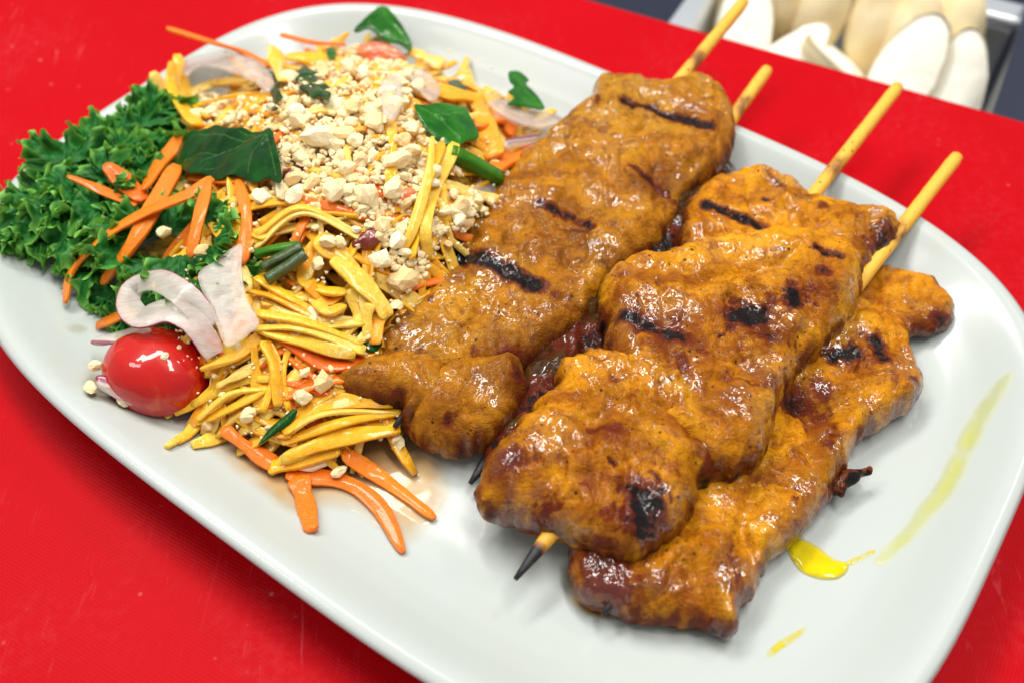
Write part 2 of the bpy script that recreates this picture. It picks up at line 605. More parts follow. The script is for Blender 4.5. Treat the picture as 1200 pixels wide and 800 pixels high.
def build_plate():
    fine = np.linspace(0, 4.6 * cm, 40)
    rings = []
    under = [(3.6, -0.58), (3.2, -0.55), (2.8, -0.30), (2.0, 0.10), (1.1, 0.66), (0.35, 1.12), (0.04, 1.27)]
    for o, z in under:
        rings.append(ring(o * cm, z * cm))
    # smooth the profile a little
    zz = np.interp(fine, _rx, _rz)
    for _ in range(2):
        zz[1:-1] = 0.25 * zz[:-2] + 0.5 * zz[1:-1] + 0.25 * zz[2:]
    for o, z in zip(fine, zz):
        rings.append(ring(o, z))
    for o in np.linspace(5.4, 10.4, 7):
        rings.append(ring(o * cm, 0.0))
    n = len(rings[0])
    V = np.vstack(rings)
    F = []
    for i in range(len(rings) - 1):
        for j in range(n):
            k = (j + 1) % n
            F.append((i * n + j, i * n + k, (i + 1) * n + k, (i + 1) * n + j))
    F.append(tuple((len(rings) - 1) * n + j for j in range(n)))
    F.append(tuple(reversed(range(n))))
    return tag(mk('platter', V, F, M['plate'], origin=(PC[0], PC[1], BOARD_Z)),
               'white rounded rectangular porcelain platter carrying the chicken skewers and salad', 'platter')


# ------------------------------------------------------------------ setting: board, counter, pan
def rounded_slab(name, corners, z0, z1, bev, mat, parent=None):
    bm = bmesh.new()
    b = [bm.verts.new((x, y, z0)) for x, y in corners]
    f = bm.faces.new(b)
    r = bmesh.ops.extrude_face_region(bm, geom=[f])
    for v in r['geom']:
        if isinstance(v, bmesh.types.BMVert):
            v.co.z = z1
    bmesh.ops.recalc_face_normals(bm, faces=bm.faces)
    bmesh.ops.bevel(bm, geom=list(bm.edges), offset=bev, segments=3, affect='EDGES', profile=0.5)
    me = bpy.data.meshes.new(name)
    bm.to_mesh(me)
    bm.free()
    me.materials.append(mat)
    o = bpy.data.objects.new(name, me)
    COL.objects.link(o)
    if parent is not None:
        o.parent = parent
    return o


E0 = at(690, -2, BOARD_Z)[:2]
E1 = at(1205, 142, BOARD_Z)[:2]
ED = (E1 - E0) / np.linalg.norm(E1 - E0)       # along the board edge
EN = np.array([-ED[1], ED[0]])                 # away from the camera


def edge_pt(a, b):
    return E0 + ED * a * cm + EN * b * cm


board = rounded_slab('cutting_board', [edge_pt(-42, -46), edge_pt(34, -46), edge_pt(34, 0), edge_pt(-42, 0)],
                     BOARD_Z - 1.3 * cm, BOARD_Z, 0.25 * cm, M['board'])
tag(board, 'red plastic cutting board under the white platter', 'cutting board')
build_plate()

CT = BOARD_Z - 1.32 * cm
steel = mat_plain('brushed_steel', (0.72, 0.76, 0.80), 0.42, 1.0, noise=30, col2=(0.85, 0.88, 0.92))
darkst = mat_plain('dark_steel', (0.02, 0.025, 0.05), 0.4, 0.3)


def box(name, c0, c1, z0, z1, mat, parent=None, bev=0.15):
    a0, b0 = c0
    a1, b1 = c1
    return rounded_slab(name, [edge_pt(a0, b0), edge_pt(a1, b0), edge_pt(a1, b1), edge_pt(a0, b1)], z0 * cm, z1 * cm, bev * cm, mat, parent)


# the steel counter: a front top under the board and a sunken well behind it that holds the pan
ctz = CT / cm
tag(box('counter', (-60, -60), (60, 0.6), ctz - 4, ctz - 0.02, steel), kind='structure')
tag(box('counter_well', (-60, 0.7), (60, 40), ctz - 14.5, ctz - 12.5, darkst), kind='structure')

pan = empty('food_pan', (*edge_pt(8, 9), -8.6 * cm))
tag(pan, 'steel food pan of bread rolls sunk behind the red board', 'food pan')


def panpart(name, c0, c1, z0, z1, mat, bev=0.1):
    o = box(name, c0, c1, z0, z1, mat, None, bev)
    o.parent = pan
    o.matrix_parent_inverse = Matrix.Translation(-Vector(pan.location))
    return o


panpart('base', (1.9, 1.2), (17.2, 13.9), -8.6, -8.2, steel)
panpart('wall', (2.2, 1.2), (3.3, 13.9), -8.1, -4.0, steel)
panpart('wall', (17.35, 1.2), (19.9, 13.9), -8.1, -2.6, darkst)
panpart('wall', (1.8, 0.8), (17.3, 1.15), -8.1, -4.4, steel)
panpart('rim', (3.5, 12.5), (24, 14.2), -4.4, -3.8, steel, 0.25)
panpart('wall', (3.4, 12.6), (17.3, 13.0), -8.1, -4.45, steel)

crumb = mat_plain('bread_crumb', (0.92, 0.92, 0.86), 0.8, noise=60, col2=(0.90, 0.84, 0.62), bump=0.002)
crust = mat_plain('bread_crust', (0.72, 0.48, 0.16), 0.55, noise=70, col2=(0.92, 0.86, 0.62), bump=0.001)


def bread(a, b, wdt, hgt, lean, spin, label, seed):
    """half roll standing on edge: domed crust behind, pale cut face in front"""
    nu, nv = 26, 14
    V, F, mi = [], [], []
    for i in range(nu):
        th = 2 * math.pi * i / nu
        for j in range(nv):
            r = (j / (nv - 1))
            V.append((math.cos(th) * r * wdt / 2, -0.25 * (1 - r * r), math.sin(th) * r * hgt / 2))
    base = len(V)
    for i in range(nu):
        th = 2 * math.pi * i / nu
        for j in range(nv):
            r = math.cos(math.pi / 2 * j / (nv - 1))
            V.append((math.cos(th) * r * wdt / 2 * 1.03, 0.05 + 1.5 * math.sin(math.pi / 2 * j / (nv - 1)), math.sin(th) * r * hgt / 2 * 1.03))
    for i in range(nu):
        k = (i + 1) % nu
        for j in range(nv - 1):
            F.append((i * nv + j, i * nv + j + 1, k * nv + j + 1, k * nv + j)); mi.append(0)
            F.append((base + i * nv + j, base + i * nv + j + 1, base + k * nv + j + 1, base + k * nv + j)); mi.append(1)
        F.append((i * nv + nv - 1, k * nv + nv - 1, base + k * nv, base + i * nv)); mi.append(1)
    V = np.array(V)
    V += 0.14 * fbm(V * 1.1 + seed, seed, 3)[:, None] * np.array([1, 0.6, 1])
    cl, sl = math.cos(lean), math.sin(lean)
    y, z = V[:, 1] * cl + V[:, 2] * sl, -V[:, 1] * sl + V[:, 2] * cl
    x = V[:, 0]
    cs, sn = math.cos(spin), math.sin(spin)
    a_, b_ = a + x * cs - y * sn, b + x * sn + y * cs
    zz = z - z.min() - 8.1
    P = np.stack([E0[0] + (ED[0] * a_ + EN[0] * b_) * cm, E0[1] + (ED[1] * a_ + EN[1] * b_) * cm, zz * cm], 1)
    tag(mk('bread_roll', P, F, None, mats=[crumb, crust], mi=mi), label, 'bread', 'pale bread rolls in the pan')


bread(15.9, 8.6, 2.4, 5.8, 0.75, 0.25, 'pale cut bread roll next to the dark right wall of the pan', 1)
bread(13.3, 8.2, 3.0, 6.2, 0.7, -0.25, 'palest cut bread roll, second from the dark pan wall', 2)
bread(10.2, 8.8, 3.4, 5.0, 0.9, 2.3, 'yellowish bread roll in the middle of the pan front', 3)
bread(7.7, 7.8, 2.6, 5.0, 0.9, -0.8, 'slim pale bread roll left of the yellowish one', 8)
bread(5.2, 8.4, 2.9, 5.8, 0.8, 0.35, 'pale bread roll nearest the left steel wall of the pan', 4)
bread(14.7, 11.6, 2.9, 5.6, -0.3, 3.0, 'brown crusted bread roll behind the two palest rolls', 5)
bread(11.4, 11.7, 3.6, 5.9, -0.4, 3.4, 'golden crusted bread roll leaning at the back of the pan middle', 6)
bread(8.4, 11.4, 2.8, 5.3, -0.3, 2.7, 'golden crusted bread roll behind the slim pale roll', 9)
bread(4.0, 10.9, 2.6, 5.6, -0.2, 3.1, 'short golden bread roll in the back left corner of the pan', 12)
bread(12.9, 11.0, 2.6, 5.4, -0.2, 2.8, 'golden bread roll end wedged between the two back rolls', 13)
bread(6.0, 11.6, 2.8, 5.6, -0.3, 3.5, 'golden crusted bread roll at the back left of the pan', 7)

LANDMARKS = [((262, 180), 'the big parsley leaf'), ((447, 25), 'the folded top leaf'), ((525, 140), 'the glossy mint leaf'), ((265, 75), 'the curved onion slice'),
             ((330, 308), 'the dark stems'), ((433, 280), 'the dark chili'), ((500, 235), 'the long pale mango strip'), ((555, 195), 'the green herb stem'),
             ((186, 437), 'the tomato'), ((360, 388), 'the thickest mango bundle'), ((400, 500), 'the front mango bundle'), ((370, 160), 'the biggest peanut half'),
             ((460, 115), 'the upright onion petal'), ((262, 350), 'the flat white onion slice'), ((620, 135), 'the purple onion slice'), ((430, 455), 'the chicken flap')]


def photo_xy(p):
    d = np.asarray(p, float) - CAM
    w_ = d @ FW
    return 600 + FPX * (d @ RT) / w_, 400 - FPX * (d @ UP) / w_


def near(px, py):
    return min(LANDMARKS, key=lambda q: (q[0][0] - px) ** 2 + (q[0][1] - py) ** 2)[1]


# ------------------------------------------------------------------ the salad heap (height function)
FOOT_PX = [(95, 465), (140, 490), (240, 515), (330, 562), (420, 560), (500, 525), (560, 440), (640, 300), (672, 180), (640, 120), (540, 75),
           (430, 48), (310, 72), (225, 125), (180, 205), (190, 290), (150, 350), (105, 420)]
FOOT = catmull([at(x, y, 0.2 * cm)[:2] for x, y in FOOT_PX], 90, True)
HPEAK = [(at(400, 190, 3 * cm)[:2], 5.2 * cm, 4.1 * cm), (at(320, 330, 2 * cm)[:2], 4.5 * cm, 2.7 * cm)]


def mound(x, y):
    X = np.stack([np.ravel(x), np.ravel(y)], 1).astype(float)
    d = seg_dist(X, FOOT, True)
    ins = inside(X, FOOT)
    d = np.where(ins, d, 0)
    cap = np.zeros(len(X))
    for c, r, h in HPEAK:
        q = np.linalg.norm(X - c, axis=1) / r
        cap = np.maximum(cap, h * np.exp(-0.5 * q ** 2.2))
    edge = 1 - np.exp(-d / (1.3 * cm))
    hgt = edge * np.maximum(cap, 1.2 * cm)
    return hgt


# kale cushion on the rim, lower than the heap
KALE_PX = [(0, 285), (10, 235), (45, 190), (95, 145), (150, 115), (210, 105), (225, 190), (290, 260), (250, 350), (160, 375), (110, 330), (60, 300)]
KFOOT = catmull([at(x, y, 1.0 * cm)[:2] for x, y in KALE_PX], 60, True)


def kale_h(x, y):
    X = np.stack([np.ravel(x), np.ravel(y)], 1).astype(float)
    d = np.where(inside(X, KFOOT), seg_dist(X, KFOOT, True), 0)
    return 1.5 * cm * (1 - np.exp(-d / (1.2 * cm)))


def surf_exact(x, y):
    pz = np.maximum(plate_z(np.ravel(x), np.ravel(y)), 0)
    return pz + np.maximum(mound(x, y), kale_h(x, y))


GX = np.arange(-17.5, 11, 0.1) * cm
GY = np.arange(-9, 19, 0.1) * cm
_gx, _gy = np.meshgrid(GX, GY, indexing='ij')
GZ = surf_exact(_gx, _gy).reshape(_gx.shape)


def surf(x, y):
    u = np.clip((np.ravel(x) - GX[0]) / (0.1 * cm), 0, len(GX) - 1.001)
    v = np.clip((np.ravel(y) - GY[0]) / (0.1 * cm), 0, len(GY) - 1.001)
    i, j = u.astype(int), v.astype(int)
    u, v = u - i, v - j
    return (GZ[i, j] * (1 - u) + GZ[i + 1, j] * u) * (1 - v) + (GZ[i, j + 1] * (1 - u) + GZ[i + 1, j + 1] * u) * v


def drop(px, py, dz=0.0, f=surf):
    """march the sight line of a photo pixel down to the food surface"""
    d = ray(px, py)
    zs = np.linspace(6.5 * cm, -0.6 * cm, 240)
    t = (zs - CAM[2]) / d[2]
    P = CAM + t[:, None] * d
    g = P[:, 2] - (f(P[:, 0], P[:, 1]) + dz)
    k = np.argmax(g < 0) if (g < 0).any() else len(g) - 1
    if k == 0:
        return P[0]
    u = g[k - 1] / max(g[k - 1] - g[k], 1e-12)
    return P[k - 1] * (1 - u) + P[k] * u


def plate_drop(px, py, dz=0.0):
    return drop(px, py, dz, lambda x, y: np.maximum(plate_z(x, y), BOARD_Z))


# ------------------------------------------------------------------ generic food shapes
def slab(outline, top, bot, R, spacing, jag=0.0, seed=0, zmid=None, attrs=None, botR=None):
    """closed cushion inside a world outline. zmid(x,y) middle height; top(X,d)/bot(X,d) heights above/below it"""
    O = np.asarray(outline, float)
    O = resample(O, spacing)
    if jag:
        c = O.mean(0)
        n = O - c
        nn = n / np.linalg.norm(n, axis=1, keepdims=True)
        q = np.c_[O / (2.2 * spacing), np.full(len(O), seed * 3.1)]
        O = O + nn * (jag * (0.7 * vnoise(q, seed) + 0.5 * vnoise(q * 0.33, seed + 3)))[:, None]
    lo, hi = O.min(0), O.max(0)
    gx, gy = np.meshgrid(np.arange(lo[0], hi[0], spacing), np.arange(lo[1], hi[1], spacing * 0.87))
    gx[1::2] += spacing / 2
    r = np.random.default_rng(seed)
    G = np.stack([gx.ravel(), gy.ravel()], 1) + r.uniform(-.18, .18, (gx.size, 2)) * spacing
    G = G[inside(G, O)]
    dG = seg_dist(G, O, True)
    G = G[dG > 0.45 * spacing]
    # a close ring just inside the border keeps the rim round
    cent = np.roll(O, 1, 0) - np.roll(O, -1, 0)
    nr = np.stack([-cent[:, 1], cent[:, 0]], 1)
    nr /= np.linalg.norm(nr, axis=1, keepdims=True) + 1e-12
    A = 0.5 * np.sum(O[:, 0] * np.roll(O[:, 1], -1) - np.roll(O[:, 0], -1) * O[:, 1])
    if A < 0:
        nr = -nr
    Rg = O - nr * 0.18 * spacing
    Rg2 = O + nr * 0.18 * spacing
    Rg = np.where(inside(Rg, O)[:, None], Rg, Rg2)
    Rg = Rg[inside(Rg, O)]
    allp = np.vstack([O, Rg, G])
    mm = 1000.0
    res = delaunay_2d_cdt([Vector(p) for p in (allp * mm).tolist()], [], [list(range(len(O)))], 1, 1e-5)
    X = np.array([(v[0], v[1]) for v in res[0]]) / mm
    T = [tuple(f) for f in res[2]]
    d = seg_dist(X, O, True)
    isb = d < 1e-7
    prof = np.sqrt(np.clip(1 - (1 - np.minimum(d / R, 1)) ** 2, 0, 1))
    bR = botR or R
    bprof = np.sqrt(np.clip(1 - (1 - np.minimum(d / bR, 1)) ** 2, 0, 1))
    zm = zmid(X[:, 0], X[:, 1])
    ztop = zm + top(X, d) * prof
    zbot = zm - bot(X, d) * bprof
    ztop = np.where(isb, zm, np.maximum(ztop, zm - bot(X, d) * bprof + 2e-5))
    idx = np.arange(len(X))
    nb = ~isb
    bi = idx.copy()
    bi[nb] = len(X) + np.arange(nb.sum())
    V = np.vstack([np.c_[X, ztop], np.c_[X[nb], zbot[nb]]])
    F = list(T) + [(bi[c], bi[b], bi[a]) for a, b, c in T]
    src = np.r_[idx, idx[nb]]
    return V, F, src, X, d


def ribbon(path, width, thick, twist=(0, 0), taper=(0.6, 0.6), seed=0, n=14, up=None, wob=0.12):
    P = catmull(path, n)
    T = np.gradient(P, axis=0)
    T /= np.linalg.norm(T, axis=1, keepdims=True)
    upv = np.array([0, -0.15, 1.0]) if up is None else np.asarray(up, float)
    V, F = [], []
    r = random.Random(seed)
    prof = [(-1, -.7), (-.9, -1), (.9, -1), (1, -.7), (1, .7), (.9, 1), (-.9, 1), (-1, .7)]
    m = len(prof)
    f1, f2, p1, p2 = r.uniform(2, 5), r.uniform(7, 11), r.uniform(0, 6), r.uniform(0, 6)
    for i in range(n):
        u = i / (n - 1)
        s = np.cross(T[i], upv)
        s /= np.linalg.norm(s) + 1e-9
        nn = np.cross(s, T[i])
        a = twist[0] * (1 - u) + twist[1] * u
        s2 = s * math.cos(a) + nn * math.sin(a)
        n2 = -s * math.sin(a) + nn * math.cos(a)
        e = min(u, 1 - u) / 0.14
        tp = 1.0 if e > 1 else (taper[0] if u < .5 else taper[1]) + (1 - (taper[0] if u < .5 else taper[1])) * math.sqrt(max(0, 1 - (1 - e) ** 2))
        w_ = width / 2 * tp * (1 + wob * (1.2 * math.sin(u * f1 + p1) + 0.7 * math.sin(u * f2 + p2)) + r.uniform(-.03, .03))
        t_ = thick / 2 * (0.75 + 0.25 * tp) * (1 + wob * math.sin(u * f2 + p1) + r.uniform(-.03, .03))
        off = wob * width * 0.5 * math.sin(u * f1 * .7 + p2)
        for a_, b_ in prof:
            V.append(P[i] + s2 * (a_ * w_ + off) + n2 * b_ * t_)
    for i in range(n - 1):
        for j in range(m):
            k = (j + 1) % m
            F.append((i * m + j, i * m + k, (i + 1) * m + k, (i + 1) * m + j))
    F.append(tuple(reversed(range(m))))
    F.append(tuple((n - 1) * m + j for j in range(m)))
    return np.array(V), F


PX = 0.0265 * cm          # about one photo pixel at the heap, in metres


def shred(name, pts, wpx, label, cat, mat, dz=0.15, thick=None, twist=(0, 0), group=None, taper=(0.6, 0.6), seed=None, wob=0.12):
    """a long strip of vegetable laid along photo points; each point (x, y[, lift cm])"""
    P = [drop(p[0], p[1], (p[2] if len(p) > 2 else dz) * cm) for p in pts]
    sd = seed if seed is not None else int(pts[0][0] * 7 + pts[0][1])
    V, F = ribbon(P, wpx * PX, (thick or wpx * 0.4) * PX, twist, taper, sd, max(18, len(pts) * 7), wob=wob)
    return tag(mk(name, V, F, mat), label, cat, group)


# ------------------------------------------------------------------ chicken skewers
def line_dist_px(X, a, b, zf):
    A = at_f(a[0], a[1], zf)[:2]
    B = at_f(b[0], b[1], zf)[:2]
    return seg_dist(X, np.array([A, B]))


def meat(root, px, zlo, zhi, plo, phi, top=1.15, bot=0.7, R=1.05, marks=(), blobs=(), lumps=(), browns=(), seed=0, mat='chicken', rough=1.0, name='meat_chunk', fibre=0.55):
    """one piece of grilled thigh: photo outline laid on a (slightly tilted) plane and swollen"""
    A = at(*plo, zlo * cm)[:2]
    B = at(*phi, zhi * cm)[:2]
    ab = (B - A) / ((B - A) @ (B - A))

    def zm(x, y):
        t = (np.asarray(x) - A[0]) * ab[0] + (np.asarray(y) - A[1]) * ab[1]
        return (zlo + (zhi - zlo) * np.clip(t, -.3, 1.3)) * cm
    O = np.array([at_f(x, y, zm)[:2] for x, y in px])
    O = catmull(O, len(px) * 8, True)
    fx, fy = math.cos(fibre + .95), math.sin(fibre + .95)
    ztop = lambda x, y: zm(x, y) + top * cm
    mk_w = []
    for (a, b, wd, dep) in marks:
        mk_w.append((np.array([at_f(a[0], a[1], ztop)[:2], at_f(b[0], b[1], ztop)[:2]]), wd * PX, dep))
    bl_w = [(at_f(x, y, ztop)[:2], rx * PX, s) for x, y, rx, s in blobs]
    br_w = [(at_f(x, y, ztop)[:2], rx * PX, s) for x, y, rx, s in browns]
    lu_w = [(np.array([at_f(a[0], a[1], ztop)[:2], at_f(b[0], b[1], ztop)[:2]]), wd * PX, h) for a, b, wd, h in lumps]

    def charf(X):
        c = np.zeros(len(X))
        q = np.c_[X / (0.35 * cm), np.full(len(X), seed)]
        nz = 1 + 0.75 * fbm(q, seed + 5, 3) + 0.5 * fbm(q * 3.1, seed + 6, 2)
        for Lp, wd, dep in mk_w:
            c = np.maximum(c, np.exp(-(seg_dist(X, Lp) * (0.62 + 0.38 * nz) / wd) ** 2 * 1.0) * dep)
        for c0, r0, s in bl_w:
            dd = (X - c0) * np.array([1.25, 0.8]) if int(c0[0] * 1e5) % 2 else (X - c0) * np.array([0.8, 1.2])
            c = np.maximum(c, s * np.exp(-(np.linalg.norm(dd, axis=1) * (nz + 0.1) / r0) ** 2))
        return c

    def topf(X, d):
        q = np.c_[X / cm, np.full(len(X), seed * 5.3)]
        st = np.c_[(X[:, 0] * fx + X[:, 1] * fy) / cm * 0.45, (-X[:, 0] * fy + X[:, 1] * fx) / cm * 1.3, np.full(len(X), seed * 2.7)]
        warp = 0.6 * fbm(q * 0.8, seed + 1, 2)
        st[:, 1] += warp
        h = top * cm + rough * cm * (0.19 * fbm(q * 0.6, seed, 3) + 0.17 * fbm(st * 1.0, seed + 2, 4) + 0.10 * fbm(q * 2.2, seed + 8, 3) + 0.045 * fbm(st * 4.0, seed + 9, 3) + 0.04 * fbm(q * 7, seed + 4, 3))
        # creases between muscle bundles
        cr = np.abs(fbm(st * 0.8 + 5, seed + 12, 2))
        h -= 0.13 * cm * np.exp(-(cr / 0.07) ** 2)
        for Lp, wd, hh in lu_w:
            h += hh * cm * np.exp(-(seg_dist(X, Lp) / wd) ** 2)
        h -= 0.09 * cm * charf(X)
        return np.maximum(h, 0.15 * cm)

    def botf(X, d):
        q = np.c_[X / cm * 0.7, np.full(len(X), seed * 1.3)]
        return bot * cm * (1 + 0.2 * fbm(q, seed + 21, 2))
    V, F, src, X, d = slab(O, topf, botf, R * cm, 0.085 * cm, jag=0.12 * cm, seed=seed, zmid=zm, botR=R * 0.7 * cm)
    c = charf(X)
    # scorched rim
    q = np.c_[X / (0.45 * cm), np.full(len(X), seed + .5)]
    c = np.maximum(c, np.clip(0.38 * np.exp(-d / (0.16 * cm)) * (1 + 2.2 * fbm(q, seed + 31, 3)), 0, 0.7))
    br = np.zeros(len(X))
    nz = 1 + 0.5 * fbm(q * 0.8, seed + 41, 3)
    for c0, r0, s in br_w:
        br = np.maximum(br, s * np.exp(-(np.linalg.norm(X - c0, axis=1) * nz / r0) ** 2))
    br = np.maximum(br, 0.4 * c)
    return mk(name, V, F, M[mat], root, attrs=dict(char=c[src], brown=np.clip(br, 0, 1)[src]))


def stick(root, p0, p1, rad, soot=0.0, entry=0.2, char1=0.0):
    """bamboo stick from world p0 (handle end) to p1 (point); char0/1 = burnt length fraction at each end"""
    p0, p1 = np.array(p0), np.array(p1)
    n, m = 60, 12
    ax = (p1 - p0) / np.linalg.norm(p1 - p0)
    s = np.cross(ax, (0, 0, 1)); s /= np.linalg.norm(s)
    t = np.cross(s, ax)
    V, F, C, S = [], [], [], []
    for i in range(n):
        u = i / (n - 1)
        e = u / 0.006
        r = rad * (1 if e >= 1 else 0.86 + 0.14 * math.sqrt(1 - (1 - e) ** 2))
        if u > 0.93:
            r *= 1 - 0.72 * ((u - 0.93) / 0.07) ** 1.1
        c = p0 + (p1 - p0) * u
        for j in range(m):
            th = 2 * math.pi * j / m
            V.append(c + (s * math.cos(th) + t * math.sin(th)) * r * (1 + random.uniform(-.04, .04)))
            C.append(max(max(0, 1 - (1 - u) / char1) if char1 and u > 1 - char1 else 0, 0.22 * math.exp(-((u - entry) / 0.03) ** 2) * random.uniform(.5, 1.2)))
            S.append(min(1, soot + 0.8 * math.exp(-((u - entry) / 0.06) ** 2)))
    for i in range(n - 1):
        for j in range(m):
            k = (j + 1) % m
            F.append((i * m + j, i * m + k, (i + 1) * m + k, (i + 1) * m + j))
    F.append(tuple(reversed(range(m))))
    F.append(tuple((n - 1) * m + j for j in range(m)))
    return mk('stick', V, F, M['wood'], root, attrs=dict(char=np.clip(np.array(C) * 2.0, 0, 1), soot=S))


def skewer(label, base):
    r = empty('chicken_skewer', base)
    r['_abs'] = list(base)
    return tag(r, label, 'skewer', 'grilled chicken skewers on the platter')


# skewer 1: the left one, lying beside the salad
s1 = skewer('grilled chicken skewer nearest the salad, with a long black grill mark across its middle', at(640, 330, 0))
L1, H1 = (530, 510), (780, 130)
meat(s1, [(697, 103), (720, 97), (745, 100), (775, 108), (795, 103), (820, 102), (845, 115), (858, 135), (860, 165), (852, 190), (840, 207),
          (812, 222), (800, 230), (798, 245), (790, 262), (770, 290), (755, 305), (735, 322), (715, 340), (698, 355), (688, 375), (672, 392), (650, 407),
          (628, 425), (605, 440), (560, 452), (500, 452), (455, 440), (440, 422), (440, 405), (450, 385), (470, 355), (490, 335), (497, 310), (515, 290), (535, 262), (560, 240),
          (580, 222), (600, 200), (625, 180), (640, 165), (665, 140), (690, 122)],
     1.0, 1.7, L1, H1, top=0.95, bot=1.0, R=0.8, seed=1, mat='chicken_dry',
     marks=[((732, 117), (832, 148), 6.5, 1.0), ((530, 291), (628, 334), 10, 1.25), ((632, 240), (692, 264), 6, 0.75), ((740, 200), (792, 222), 6, 0.65)],
     blobs=[(655, 345, 12, .3), (505, 350, 8, .4), (600, 408, 14, .5), (470, 380, 7, .4), (700, 112, 10, .4), (560, 415, 9, .4)],
     browns=[(640, 390, 45, .55), (690, 270, 40, .4), (770, 210, 30, .5), (600, 400, 40, .5), (480, 390, 40, .35), (560, 300, 50, .3)],
     lumps=[((700, 180), (560, 330), 40, .18), ((800, 190), (770, 270), 22, -.2), ((745, 305), (640, 300), 18, -.15)])
meat(s1, [(396, 460), (400, 446), (425, 432), (450, 418), (490, 420), (530, 440), (530, 470), (500, 488), (470, 490), (475, 478), (455, 472), (430, 471), (405, 468)],
     1.25, 1.3, (400, 460), (500, 450), top=0.85, bot=0.9, R=0.8, seed=2, mat='chicken_dry', browns=[(410, 455, 25, .6), (470, 470, 30, .5)], blobs=[(398, 458, 9, .9), (470, 488, 7, .6)], rough=.6)
meat(s1, [(470, 490), (490, 462), (520, 440), (560, 428), (600, 428), (618, 445), (612, 480), (598, 505), (575, 524), (545, 530), (515, 526), (490, 516), (474, 502)],
     0.85, 1.2, (530, 520), (600, 440), top=1.05, bot=0.8, R=0.85, seed=3, mat='chicken_dry', browns=[(600, 430, 30, .7), (560, 440, 20, .5), (520, 520, 20, .3)], blobs=[(525, 485, 7, .6), (607, 430, 10, .6)])
stick(s1, at(872, 2, 2.5 * cm), at(462, 500, 1.1 * cm), 0.23 * cm, 0.4, 0.19, 0.05)

# skewer 2: underneath, only seen in the gap and at its ends
s2 = skewer('charred, shade-painted chicken skewer lying low in the gap between the two top skewers', at(700, 400, 0))
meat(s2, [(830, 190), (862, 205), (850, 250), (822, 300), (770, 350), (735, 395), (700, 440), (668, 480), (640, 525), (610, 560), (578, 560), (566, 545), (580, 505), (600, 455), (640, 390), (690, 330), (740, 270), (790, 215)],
     0.7, 0.8, (580, 540), (830, 210), top=0.85, bot=0.62, R=1.0, seed=4, mat='chicken_gap_shade',
     blobs=[(770, 285, 40, .9), (640, 470, 34, .8), (690, 395, 36, .7), (600, 520, 26, .9), (575, 550, 14, .9)])  # charred spots, strengthened to paint the gap's shade deeper
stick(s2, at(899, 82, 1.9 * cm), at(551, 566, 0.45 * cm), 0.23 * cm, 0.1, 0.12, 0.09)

# skewer 4: right, flat on the platter under skewer 3
s4 = skewer('grilled chicken skewer lying lowest on the right with a scorched black wisp at its side', at(900, 560, 0))
meat(s4, [(985, 340), (1005, 322), (1030, 315), (1070, 322), (1095, 330), (1106, 345), (1115, 362), (1112, 382), (1095, 390), (1075, 392), (1050, 400), (1010, 400), (985, 380)],
     0.62, 0.72, (1000, 360), (1100, 350), top=0.42, bot=0.4, R=0.45, seed=15, rough=.7,
     blobs=[(1104, 372, 14, .7), (1085, 382, 10, .5)], browns=[(1090, 370, 35, .8), (1010, 340, 20, .4)])
meat(s4, [(940, 350), (985, 345), (1020, 365), (1055, 392), (1067, 420), (1078, 450),
          (1070, 475), (1040, 495), (1010, 510), (995, 530), (990, 550), (975, 568), (965, 590), (945, 612), (900, 622), (850, 610), (820, 560), (830, 490), (870, 420), (910, 370)],
     0.55, 0.65, (940, 600), (1060, 340), top=0.68, bot=0.5, R=0.55, seed=5,
     blobs=[(992, 414, 15, 1.1), (1030, 405, 15, 1.05), (1036, 420, 9, .9), (935, 470, 22, .6), (1072, 448, 6, .5), (960, 455, 14, .6)],  # char spots; the widest is shadow beside the upper skewer, painted as char
     browns=[(1000, 420, 40, .8), (940, 480, 45, .9), (1000, 560, 24, .5), (960, 520, 30, .6), (1020, 480, 25, .4)],
     lumps=[((1000, 470), (920, 500), 14, -.3), ((1040, 450), (1000, 480), 25, .15)])
meat(s4, [(668, 650), (668, 680), (680, 704), (710, 716), (760, 730), (820, 735), (848, 744), (862, 741), (868, 715), (885, 695), (898, 660), (925, 640), (948, 615), (968, 588), (960, 545),
          (920, 490), (840, 480), (760, 530), (700, 590), (676, 625)],
     0.55, 0.55, (760, 720), (940, 560), top=0.68, bot=0.52, R=0.55, seed=6,
     blobs=[(700, 655, 26, .6), (850, 738, 10, .7), (722, 700, 10, .5), (880, 690, 10, .5)],
     browns=[(720, 670, 55, 1), (780, 690, 40, .7), (860, 670, 40, .6), (900, 560, 30, .7), (830, 720, 35, .6), (930, 610, 26, .6)],
     lumps=[((860, 560), (830, 640), 22, .2), ((800, 650), (760, 690), 18, .2)])
meat(s4, [(958, 572), (972, 560), (988, 552), (1006, 550), (1020, 547), (1026, 553), (1012, 557), (1004, 566), (994, 572), (988, 582), (978, 580), (968, 590)],
     0.55, 0.7, (970, 575), (1020, 552), top=0.3, bot=0.25, R=0.3, seed=7, blobs=[(1008, 556, 22, 1.2), (985, 570, 14, .8)], rough=.25, name='burnt_wisp')
stick(s4, at(1121, 184, 1.85 * cm), at(706, 720, 0.7 * cm), 0.23 * cm, 0.1, 0.22, 0.06)

